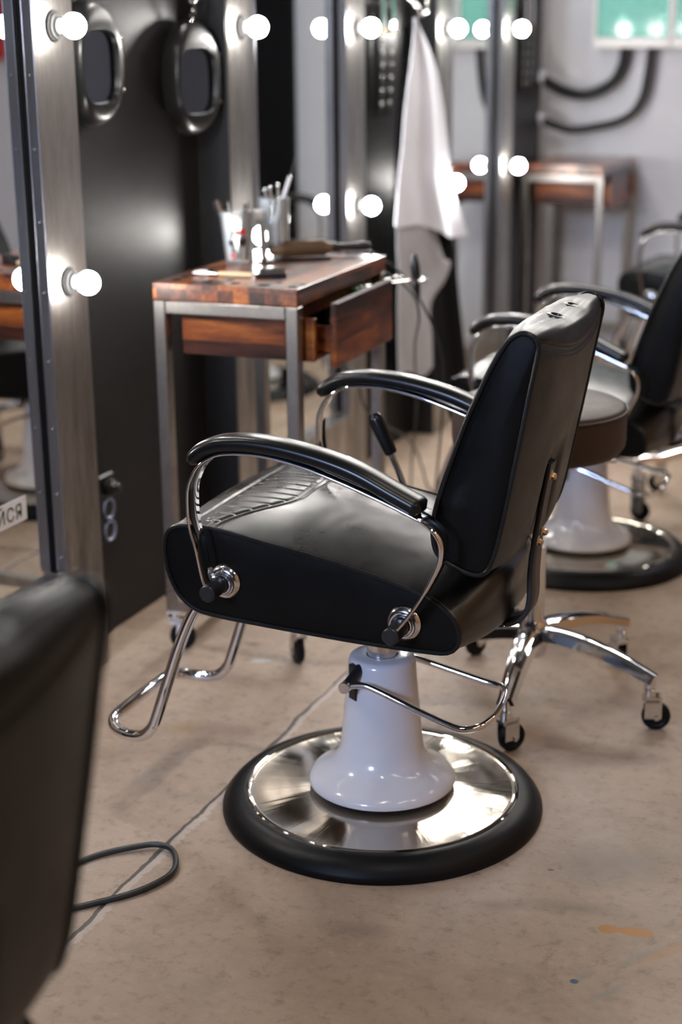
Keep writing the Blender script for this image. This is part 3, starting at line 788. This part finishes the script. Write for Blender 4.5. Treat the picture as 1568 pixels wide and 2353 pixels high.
lathe(bm, [(0, L1+.014), (.0125, L1+.014), (.013, L1+.02), (.010, L1+.03), (.0088, L1+.05), (.0105, L1+.08), (.0110, L1+HL-.02), (.008, L1+HL-.004), (0, L1+HL)], 28, MM, False)
obj('handle', bm, M['gloss_black'], t)
# flat black comb in front of it
t = thing('comb', 'flat black comb lying in front of the round brush', 'comb', tw(-.265, .385, .897), math.atan2(.105, .16)+TA)
bm = BM(); box(bm, 0, .185, -.004, .008, 0, .005, .001)
for k in range(46): box(bm, .004+k*.0039, .0058+k*.0039, -.026, -.004, .0008, .0042)
obj('comb_body', bm, M['black_plastic'], t)
# white brush with pale handle
t = thing('powder_brush', 'slim brush with white bristles and pale wooden handle at the near table edge', 'brush', tw(-.312, .131, .897+.007), TA-.03)
bm = BM(); sweep(bm, [(0, 0, 0), (.012, 0, 0), (.030, 0, 0), (.038, 0, 0)], circ(.0062, 14, .013), False, (0, 0, 1), [(.5, 1.15), (.95, 1.1), (1, .8), (.9, .62)]); obj('bristles', bm, M['white_bristle'], t)
bm = BM(); sweep(bm, [(.036, 0, 0), (.05, 0, 0), (.062, 0, 0)], circ(.0062, 16, .0085), False, (0, 0, 1), [1, .95, .85]); obj('ferrule', bm, M['chrome_soft'], t)
bm = BM(); sweep(bm, [(.062, 0, -.0005), (.09, 0, 0), (.13, 0, 0), (.15, 0, 0), (.153, 0, 0)], circ(.0058, 16, .0066), False, (0, 0, 1), [.9, 1, 1.05, .9, .3]); obj('handle', bm, M['pale_wood'], t)
t = thing('small_comb', 'small black toothed brush head beside the pale wooden handle', 'brush', tw(-.160, .128, .897), .55+TA)
bm = BM(); box(bm, 0, .075, -.012, .012, 0, .009, .003)
for k in range(9):
    box(bm, .012+k*.0068, .0155+k*.0068, -.013, .013, .008, .021, .0008)
obj('comb_head', bm, M['black_plastic'], t)

# wire tool holder at the far end of the table, styling tool standing in it
t = thing('wire_holder', 'chrome wire tool holder with two rings on the far end of the table', 'holder', (.46, 3.72, .80))
bm = BM()
for cx, cy in ((.045, .13), (.105, .12)):
    tube(bm, [(cx+.019*math.cos(2*PI*k/28), cy+.022*math.sin(2*PI*k/28), .014) for k in range(28)], .0034, 10, True)
tube(bm, [(.0, -.02, .012), (.0, .05, .013), (.03, .107, .014)], .0024, 8, sm=6); tube(bm, [(.01, -.02, .012), (.05, .05, .013), (.088, .108, .014)], .0024, 8, sm=6)
obj('wire_rings', bm, M['chrome'], t)
t = thing('styling_tool', 'black corded styling tool standing upright in the wire holder', 'tool', (.565, 3.84, .765))
bm = BM(); lathe(bm, [(0, 0), (.004, 0), (.006, .01), (.009, .04), (.0125, .06), (.0130, .085), (.0095, .105), (.006, .118), (0, .12)], 24, Matrix.Rotation(-.12, 4, 'Y'), False); obj('tool_body', bm, M['black_plastic'], t)
def cord(name, label, pts, r=.0032, mat='cable', sm=8):
    bm = BM(); tube(bm, resample(spline(pts, sm), 90), r, 10); return tag(obj(name, bm, M[mat]), label, 'cord', 'black power cords')
cord('power_cable', 'black cord running from the table top over its far end', [tuple(tw(-.10, .565, .902)), tuple(tw(-.05, .585, .902)), (.475, 3.72, .901), (.478, 3.79, .874), (.50, 3.84, .842), (.536, 3.85, .803), (.566, 3.85, .759), (.60, 3.86, .688), (.615, 3.90, .58), (.58, 4.0, .40), (.53, 4.1, .18), (.50, 4.2, .02), (.42, 4.25, .006)])
cord('power_cable', 'black cord hanging straight down from the wire tool holder', [(.44, 3.80, .845), (.463, 3.84, .829), (.50, 3.85, .812), (.536, 3.85, .783), (.556, 3.85, .757), (.553, 3.88, .70), (.48, 4.05, .60), (.40, 4.28, .45), (.36, 4.40, .32), (.33, 4.45, .18), (.32, 4.46, .05), (.30, 4.50, .006), (.2, 4.55, .006)])
cord('power_cable', 'thin black cord looping down behind the far armrest', [(.36, 3.78, .66), (.345, 3.86, .56), (.35, 3.949, .493), (.35, 3.982, .43), (.35, 4.066, .373), (.35, 4.208, .307), (.35, 4.341, .249), (.35, 4.433, .178), (.35, 4.491, .106), (.36, 4.51, .05), (.40, 4.52, .006), (.50, 4.50, .006)])
cord('floor_cable', 'black cable making a loop on the floor beside the foreground chair', [(.50, 2.02, .005), (.535, 2.105, .005), (.564, 2.154, .006), (.602, 2.189, .008), (.641, 2.214, .010), (.677, 2.209, .010), (.705, 2.174, .009), (.716, 2.135, .008), (.704, 2.092, .007), (.682, 2.053, .006), (.652, 2.018, .0055), (.61, 1.975, .005), (.55, 1.93, .005)], .0055)

# ------------------------------------------------------------------ rolling stools
def build_stool(label, arm_z=.118, hub_z=.165, seat_z=.575, rot0=-85):
    t = thing('rolling_stool', label, 'stool', group='round five castor stools')
    R = .185; h = .107
    bm = BM(); lathe(bm, [(0, seat_z), (R-.03, seat_z), (R-.012, seat_z+.006), (R-.002, seat_z+.020), (R, seat_z+.034), (R, seat_z+h-.012), (R-.003, seat_z+h-.004), (R-.010, seat_z+h), (R-.05, seat_z+h+.004), (0, seat_z+h+.006)], 72, None, False)
    s = obj('seat', bm, M['stool_leather'], t, angle=50)
    bm = BM(); tube(bm, [((R+.0005)*math.cos(2*PI*k/72), (R+.0005)*math.sin(2*PI*k/72), seat_z+h-.010) for k in range(72)], .003, 8, True); obj('piping', bm, M['stool_leather'], s)
    bm = BM(); box(bm, -.09, .09, -.09, .09, seat_z-.012, seat_z, .004); cyl(bm, (0, 0, seat_z-.05), (0, 0, seat_z-.01), .028, .034, 24); tube(bm, [(.0, 0, seat_z-.025), (.10, .06, seat_z-.028), (.15, .09, seat_z-.032)], .005, 10, sm=4); obj('seat_mount', bm, M['chrome_soft'], t)
    bm = BM(); cyl(bm, (0, 0, .13), (0, 0, .36), .025, .025, 32, .001); cyl(bm, (0, 0, .36), (0, 0, seat_z-.03), .014, .014, 24); obj('gas_lift', bm, M['chrome_soft'], t)
    bm = BM(); lathe(bm, [(.0, hub_z-.055), (.030, hub_z-.055), (.034, hub_z-.045), (.038, hub_z), (.034, hub_z+.018), (.029, hub_z+.026), (0, hub_z+.028)], 40, None, False); obj('hub', bm, M['chrome'], t)
    for k in range(5):
        a = math.radians(rot0+72*k); d = Vector((math.cos(a), math.sin(a), 0)); u = Vector((-d.y, d.x, 0))
        path = resample(spline([d*.018+V(0, 0, hub_z+.002), d*.07+V(0, 0, hub_z+.004), d*.14+V(0, 0, hub_z-.003), d*.21+V(0, 0, hub_z-.018), d*.26+V(0, 0, arm_z+.012), d*.296+V(0, 0, arm_z)], 6), 30)
        sec = [(.011, -.009), (.011, .009), (.007, .019), (-.012, .0255), (-.014, .023), (-.014, -.023), (-.012, -.0255), (.007, -.019)]
        bm = BM(); sweep(bm, path, sec, False, (0, 0, 1), [(1.15-.35*i/29, 1.25-.5*i/29) for i in range(30)])
        cyl(bm, d*.285+V(0, 0, arm_z-.022), d*.285+V(0, 0, arm_z+.004), .0125, .0125, 20)
        leg = obj('leg', bm, M['chrome'], t, angle=45)
        sw = a+[2.4, .55, 1.3, 2.0, .9][k]; MM = Matrix.Translation(d*.285) @ Matrix.Rotation(sw, 4, 'Z')
        bm = BM(); zc = arm_z-.024; cyl(bm, d*.285+V(0, 0, zc-.022), d*.285+V(0, 0, zc), .014, .0125, 20, .001)
        for sg in (-1, 1): box(bm, -.010, .026, sg*.0135-.0012, sg*.0135+.0012, .028, zc-.016, .0006, MM)
        box(bm, -.014, .022, -.0147, .0147, zc-.030, zc-.020, .001, MM)
        cyl(bm, MM @ Vector((.016, -.018, .031)), MM @ Vector((.016, .018, .031)), .006, .006, 14, .001)
        obj('caster_fork', bm, M['chrome_soft'], leg)
        bm = BM(); MW = Matrix.Translation(MM @ Vector((.016, 0, .031))) @ Matrix.Rotation(sw, 4, 'Z') @ Matrix.Rotation(PI/2, 4, 'X')
        lathe(bm, [(.007, -.0095), (.018, -.0075), (.0215, -.010), (.0285, -.009), (.031, -.004), (.031, .004), (.0285, .009), (.0215, .010), (.018, .0075), (.007, .0095)], 36, MW)
        obj('caster_wheel', bm, M['rubber'], leg)
    return t
s1 = build_stool('round stool with thick dark brown seat right behind the chair in focus'); s1.location = (1.095, 3.125, 0)
s2 = build_stool('second wheeled stool at the right edge, chrome foot and black castor showing', .185, .215, .575, 0); s2.location = (1.262, 4.70, 0); s2.rotation_euler = (0, 0, math.radians(213))

# ------------------------------------------------------------------ black oval hand mirrors on hooks
def hand_mirror(y, z, label, turn, chain):
    t = thing('hand_mirror', label, 'mirror', (.018+.11*abs(math.sin(turn)), y, z), 0, 'black oval mirrors on the black wall')
    Rz = Matrix.Rotation(turn, 4, 'Z')
    a, b, dep = .108, .140, .046
    bm = BM(); rings = []; n = 64
    def outl(s, k):
        th = 2*PI*k/n; c, sn = math.cos(th), math.sin(th)
        return Vector((math.copysign(abs(c)**.9, c)*a*s, math.copysign(abs(sn)**.9, sn)*b*s))
    def winl(s, k):
        th = 2*PI*k/n; c, sn = math.cos(th), math.sin(th)
        return Vector((math.copysign(abs(c)**.6, c)*.079*s, math.copysign(abs(sn)**.6, sn)*.080*s-.008)) + Vector((-.016, 0))
    def P3(q, x): return Rz @ Vector((x, q.x, q.y))
    def win(s, k, x): return P3(winl(s, k), x)
    rings.append([bm.verts.new(P3(outl(.02, k), -.006)) for k in range(n)])
    rings.append([bm.verts.new(P3(outl(.9, k), -.006)) for k in range(n)])
    for i in range(15):
        t_ = i/14; ang_ = t_*PI/2
        rings.append([bm.verts.new(P3(outl(1, k).lerp(winl(1.04, k), 1-math.cos(ang_)), dep*math.sin(ang_)-.002)) for k in range(n)])
    for s, x in ((1.01, dep-.0015), (.985, dep-.005), (.975, .030)): rings.append([bm.verts.new(win(s, k, x)) for k in range(n)])
    grid_faces(bm, rings); obj('shell', bm, M['satin_shell'], t, angle=50)
    bm = BM(); cap(bm, [bm.verts.new(win(.985, k, .0305)) for k in range(n)]); 
    q = [bm.verts.new(win(.985, k, .027)) for k in range(n)]; bm.verts.ensure_lookup_table(); cap(bm, q, True)
    grid_faces(bm, [list(bm.verts)[:n], q]); obj('mirror_pane', bm, M['smoked'], t)
    bm = BM()
    tube(bm, [Rz @ Vector((.024, a*.955, .055-.0)), Rz @ Vector((.026, a*.99, .0)), Rz @ Vector((.024, a*.95, -.062))], .0022, 8, sm=8)
    for zz in (.055, -.062): sphere(bm, Rz @ Vector((.024, a*.955, zz)), .0045, 12)
    obj('side_rod', bm, M['chrome'], t)
    bm = BM()
    tube(bm, [(.018+.006*math.sin(2*PI*k/20), .009*math.cos(2*PI*k/20), b+.012+.016*math.sin(2*PI*k/20)) for k in range(20)], .0022, 8, True)
    if chain:
        for k in range(9):
            u = k/8; cy = -.035+.07*u; cz = b+.040+.018*(2*u-1)**2*1.2
            ax = Vector((0, 1, (2*u-1)*.9)).normalized(); s_ = Vector((1, 0, 0)) if k % 2 else ax.cross(Vector((1, 0, 0)))
            tube(bm, [Vector((.02, cy, cz))+ax*.0085*math.cos(2*PI*j/14)+s_*.0045*math.sin(2*PI*j/14) for j in range(14)], .0016, 6, True)
    cyl(bm, (-.018-.11*abs(math.sin(turn)), .0, b+.075), (.024, .0, b+.075), .003, .003, 10)
    tube(bm, [(.02, -.035, b+.06), (.021, 0, b+.078), (.02, .035, b+.06)], .0016, 6, sm=6)
    obj('chain', bm, M['chrome'], t)
    return t
hand_mirror(3.150, 1.375, 'black oval framed mirror hanging beside the nearest steel post', .0, True)
hand_mirror(3.597, 1.332, 'black oval framed mirror on a short chain, right one of two', -.14, True)

# ------------------------------------------------------------------ wall sockets
t = thing('power_outlet', 'black wall outlet strip with two pale round sockets beside the nearest mirror post', 'outlet', (0, 3.137, .325))
bm = BM(); box(bm, 0, .012, -.036, .036, -.088, .088, .005); obj('plate', bm, M['black_plastic'], t)
for z in (.0, -.056):
    bm = BM(); MM = axis_mat((.012, 0, z), (1, 0, 0)); lathe(bm, [(.026, 0), (.027, .005), (.024, .006), (.0195, .0), (.0190, -.001), (0, -.001)], 36, MM, False)
    s_ = obj('socket', bm, M['hinge'], t); s_['label'] = 'pale blue grey round socket'
bm = BM(); cyl(bm, (.012, 0, .056), (.030, 0, .056), .022, .021, 28, .003); cyl(bm, (.03, 0, .056), (.05, .0, .056), .017, .010, 24, .002); obj('plug', bm, M['black_plastic'], t)

# ------------------------------------------------------------------ towel and cape hanging between the mirrors
def sheet(name, rows, x0, amp, k, ph, mat, parent=None, th=.003, ns=60, nt=50):
    """rows: list of ((yL,zL),(yR,zR)) from the hook down"""
    Ls = resample(spline([r[0] for r in rows], 8), nt); Rs = resample(spline([r[1] for r in rows], 8), nt)
    bm = BM(); F, Bk = [], []
    for i in range(nt):
        t_ = i/(nt-1); rf, rb = [], []
        for j in range(ns):
            s = j/(ns-1); p = Ls[i].lerp(Rs[i], s)
            w = amp*(.25+.75*t_)
            x = x0 + w*math.sin(k*s*PI*2+ph+.5*t_)+.35*w*math.sin(k*1.9*s*PI*2+1.3+ph)+.004*noise.noise(Vector((s*5, t_*4, ph)))
            sag = -.012*math.sin(s*PI*3+ph)*t_*t_
            rf.append(bm.verts.new((x, p.x, p.y+sag))); rb.append(bm.verts.new((x-th, p.x, p.y+sag)))
        F.append(rf); Bk.append(rb)
    grid_faces(bm, F, False); grid_faces(bm, Bk, False)
    for i in range(nt-1):
        for A_, e in ((0, 0), (ns-1, 1)):
            bm.faces.new((F[i][A_], F[i+1][A_], Bk[i+1][A_], Bk[i][A_]))
    for i in (0, nt-1):
        for j in range(ns-1): bm.faces.new((F[i][j], F[i][j+1], Bk[i][j+1], Bk[i][j]))
    return obj(name, bm, mat, parent, angle=60)
cape = thing('salon_cape', 'long black cape with grey lining hanging under the pale towel', 'cape', (0, 0, 0))
sheet('cape_cloth', [((4.945, 1.46), (4.985, 1.46)), ((4.87, 1.15), (5.22, 1.10)), ((4.835, .83), (5.455, .72)), ((4.835, .52), (5.56, .42)), ((4.85, .29), (5.66, .13))], .112, .010, 2.2, .4, M['cape_cloth'], cape)
sheet('lining', [((4.832, .84), (5.20, .80)), ((4.833, .76), (5.31, .67)), ((4.834, .68), (5.40, .635)), ((4.834, .60), (5.34, .58)), ((4.835, .52), (5.19, .51)), ((4.837, .40), (5.20, .38)), ((4.840, .32), (5.215, .27))], .134, .006, 1.2, 2.0, M['lining'], cape)
o = sheet('towel', [((4.955, 1.485), (4.978, 1.485)), ((4.915, 1.36), (5.15, 1.36)), ((4.850, 1.205), (5.265, 1.205)), ((4.79, 1.02), (5.345, 1.01)), ((4.765, .93), (5.385, .90)), ((4.741, .852), (5.575, .705))], .146, .012, 1.7, 1.1, M['towel_cloth'])
tag(o, 'pale grey towel hanging in a long triangle in front of the farthest mirror', 'towel')
# steel hook rail the towel hangs on
t = thing('coat_hook', 'bright bent metal hook above the hanging towel', 'hook', (.0, 4.965, 1.50))
bm = BM(); cyl(bm, (0, 0, .06), (.03, 0, .06), .018, .018, 20, .003); tube(bm, [(.02, 0, .06), (.10, 0, .05), (.15, 0, .02), (.16, .02, -.005), (.165, .05, .01), (.165, .06, .05)], .007, 12, sm=8); obj('hook_bar', bm, M['chrome'], t)

# straps with eyelets
def strap(y, z, label, s=1.0):
    t = thing('eyelet_strap', label, 'strap', (.018, y, z), 0, 'black straps with eyelets on chrome clips')
    bm = BM()
    for dy in (-.04, .04): strip(bm, [(0, dy*1.15, .12), (.006, dy*1.1, .0), (.004, dy*1.0, -.12), (0, dy*.95-.02, -.235)], (0, 1, 0), .058, .005)
    obj('leather_straps', bm, M['leather'], t)
    for dy in (-.04, .04):
        bm = BM(); strip(bm, [(.006, dy*1.15, .185), (.012, dy*1.15, .12), (.010, dy*1.13, .055)], (0, 1, 0), .03, .006); o = obj('chrome_clip', bm, M['chrome'], t)
        bm = BM()
        for q in (-.01, .01): sphere(bm, (.014, dy*1.13+q, .045), .008, 14)
        obj('brass_stud', bm, M['brass'], t)
    bm = BM(); cyl(bm, (-.018, 0, .19), (.02, 0, .19), .006, .006, 14); box(bm, .0, .006, -.065, .065, .178, .192, .001); obj('wall_peg', bm, M['chrome_soft'], t)
    for r_ in range(6):
        for dy in (-.04, .04):
            zz = .018-.041*r_; bm = BM(); MM = axis_mat((.0085, dy*(1.1-.03*r_)-.004*max(0, r_-2), zz), (1, 0, 0))
            lathe(bm, [(0, .0055), (.004, .005), (.007, .0030), (.0085, .0005), (.009, -.001)], 18, MM, False); obj('eyelet', bm, M['eyelet'], t)
    return t
strap(5.02, 1.40, 'black eyelet strap on chrome clips, left of the hanging towel')
strap(6.72, 1.42, 'black eyelet strap on chrome clips, right of the farthest mirror')

# ------------------------------------------------------------------ electrical boxes with conduits
def ebox(x0, x1, label):
    t = thing('electrical_box', label, 'electrical box', (x0, YE, 1.372), 0, 'electrical boxes with green covers')
    W = x1-x0; H = .42; D = .125
    bm = BM()
    box(bm, 0, W, -.012, 0, 0, H); box(bm, 0, .014, -D, -.012, 0, H, .002); box(bm, W-.014, W, -D, -.012, 0, H, .002); box(bm, .014, W-.014, -D, -.012, 0, .045, .002); box(bm, .014, W-.014, -D, -.012, H-.045, H, .002)
    obj('case', bm, M['cream'], t)
    bm = BM(); box(bm, .016, W-.016, -D-.010, -D+.002, .047, H-.047, .004); obj('cover', bm, M['teal'], t)
    bm = BM(); box(bm, .014, W-.014, -.055, -.012, .045, H-.045); obj('back_plate', bm, M['white_plastic'], t)
    bm = BM(); box(bm, .04, W-.04, -.062, -.055, .125, .14); obj('din_rail', bm, M['chrome_soft'], t)
    k = 0; xx = .055
    while xx < W-.07:
        if k != 2:
            bm = BM(); box(bm, xx, xx+.019, -.088, -.055, .095+.012*(k % 3), .175+.012*(k % 3), .002); box(bm, xx+.006, xx+.013, -.096, -.088, .12, .145, .001); obj('breaker', bm, M['white_plastic'], t)
        k += 1; xx += .024
    return t
ebox(.210, .556, 'green covered electrical box with conduits below, left one')
ebox(.560, .90, 'green covered electrical box cut off by the right photo edge')
def conduit(label, pts, r):
    t = thing('conduit', label, 'conduit', (0, 0, 0), 0, 'black corrugated conduits')
    P = resample(spline(pts, 10), 220); P3 = [Vector((p.x, p.y, p.z)) for p in P]
    bm = BM(); tube(bm, P3, r, 14, scale=[1+.09*(1 if i % 4 < 2 else -1) for i in range(220)]); obj('corrugated_hose', bm, M['cable'], t)
    bm = BM(); q = P3[-1]; cyl(bm, q+Vector((-.015, 0, .0)), q+Vector((.02, -.01, -.004)), r*1.15, r*1.15, 20, .002); sphere(bm, q+Vector((.014, -.022, .012)), .019, 16); obj('gland', bm, M['hose_gland'], t)  # pale ball modelled as the highlight on the gland
conduit('thick black conduit from the electrical box, upper curve', [(.345, 7.18, 1.3715), (.345, 7.18, 1.366), (.337, 7.18, 1.30), (.30, 7.17, 1.225), (.225, 7.17, 1.180), (.15, 7.16, 1.168), (.08, 7.12, 1.187), (.03, 7.06, 1.222), (-.002, 7.035, 1.250)], .0235)
conduit('thinner black conduit from the electrical box, lower longer curve', [(.463, 7.18, 1.3715), (.463, 7.18, 1.365), (.453, 7.18, 1.258), (.436, 7.18, 1.164), (.398, 7.17, 1.093), (.33, 7.17, 1.05), (.23, 7.16, 1.026), (.125, 7.14, 1.013), (.06, 7.07, 1.036), (-.002, 7.035, 1.066)], .0185)

# red extinguisher, only seen in the nearest mirror
t = thing('fire_extinguisher', 'red cylinder on the far wall, seen reflected in the nearest mirror', 'fire extinguisher', (3.12, 7.12, 1.33))
bm = BM(); lathe(bm, [(0, 0), (.06, 0), (.072, .008), (.075, .03), (.075, .33), (.06, .38), (.03, .41), (.02, .44), (0, .44)], 36, None, False); obj('cylinder', bm, M['red'], t)
bm = BM(); cyl(bm, (0, 0, .435), (0, 0, .47), .022, .018, 20); box(bm, -.012, .012, -.10, .02, .47, .482, .002); tube(bm, [(.0, -.02, .46), (.08, -.03, .43), (.09, -.03, .25), (.085, -.03, .12)], .009, 10, sm=8); obj('valve', bm, M['black_plastic'], t)
bm = BM(); box(bm, -.02, .02, .07, .1305, .1, .4, .002); obj('wall_bracket', bm, M['black_metal'], t)

# ------------------------------------------------------------------ light
def area(name, loc, size, size_y, power, color, target=None, rot=None):
    l = bpy.data.lights.new(name, 'AREA'); l.shape = 'RECTANGLE'; l.size = size; l.size_y = size_y; l.energy = power; l.color = color
    o = bpy.data.objects.new(name, l); COL.objects.link(o); o.location = loc
    if target is not None: o.rotation_euler = (Vector(target)-Vector(loc)).to_track_quat('-Z', 'Y').to_euler()
    if rot: o.rotation_euler = rot
    return o
WARM = (1, .90, .79)
for x, y, p in ((1.75, .9, 16), (1.75, 3.0, 6), (3.3, 1.1, 9), (3.3, 3.2, 5)):
    area('ceiling_lamp_or_fill', (x, y, 3.05), .12, 1.25, p, WARM)
for x, y, p in ((1.2, 6.3, 5), (2.6, 6.3, 6)):
    area('ceiling_lamp_or_fill', (x, y, 3.05), 1.25, .12, p, (.96, .97, 1.0))  # unseen pair added to brighten the end wall
for x in (.45, 1.45):
    area('sheen_fill', (x, 5.9, 2.42), .88, .70, 27, (1, .95, .89), target=(x, 4.0, .9))  # unseen panels added above the view, tilted to put sheen on the seats
for y in (2.0, 4.2):
    area('right_wall_fill', (3.9, y, 2.9), .15, 1.0, 9, (1, .84, .66), target=(4.5, y, 1.3))  # unseen lights added to warm the right wall that the backrest reflects
area('window_light', (.32, -2.5, 2.35), .8, .9, 210, (.51, .65, 1.0), target=(1.0, 2.6, .2))

w = bpy.data.worlds.new('World'); SC.world = w; w.use_nodes = True
w.node_tree.nodes['Background'].inputs[0].default_value = (.03, .03, .033, 1); w.node_tree.nodes['Background'].inputs[1].default_value = .3

# ------------------------------------------------------------------ camera
f_px, pit, rol, psi = 3558.21, .29691, -.008966, .395365
CP = Vector((1.9405, 0, 1.4238))
fw = Vector((-math.sin(psi)*math.cos(pit), math.cos(psi)*math.cos(pit), -math.sin(pit)))
rt = Vector((math.cos(psi), math.sin(psi), 0)); up = rt.cross(fw)
R_ = rt*math.cos(rol)+up*math.sin(rol); U_ = up*math.cos(rol)-rt*math.sin(rol)
cam = bpy.data.cameras.new('camera'); co = bpy.data.objects.new('camera', cam); COL.objects.link(co)
co.matrix_world = Matrix(((R_.x, U_.x, -fw.x, CP.x), (R_.y, U_.y, -fw.y, CP.y), (R_.z, U_.z, -fw.z, CP.z), (0, 0, 0, 1)))
cam.sensor_fit = 'VERTICAL'; cam.sensor_height = 36; cam.sensor_width = 24; cam.lens = f_px/2353*36
cam.clip_start = .05
cam.dof.use_dof = True; cam.dof.aperture_fstop = 2.2; cam.dof.aperture_blades = 0
cam.dof.focus_distance = (Vector((.95, 2.28, .58))-CP).dot(fw)
SC.camera = co
vs = SC.view_settings; vs.view_transform = 'Standard'; vs.look = 'None'; vs.gamma = 1; vs.exposure = 0.0
try: vs.use_curve_mapping = False
except Exception: pass
SC.cycles.use_denoising = True
SC.cycles.max_bounces = 7; SC.cycles.glossy_bounces = 5; SC.cycles.transmission_bounces = 2; SC.cycles.diffuse_bounces = 3; SC.cycles.transparent_max_bounces = 8
SC.cycles.use_adaptive_sampling = True; SC.cycles.adaptive_threshold = .08
SC.cycles.sample_clamp_indirect = 3.0; SC.cycles.blur_glossy = 1.0
SC.cycles.denoiser = 'OPENIMAGEDENOISE'; SC.cycles.denoising_input_passes = 'RGB_ALBEDO'; SC.cycles.denoising_prefilter = 'ACCURATE'
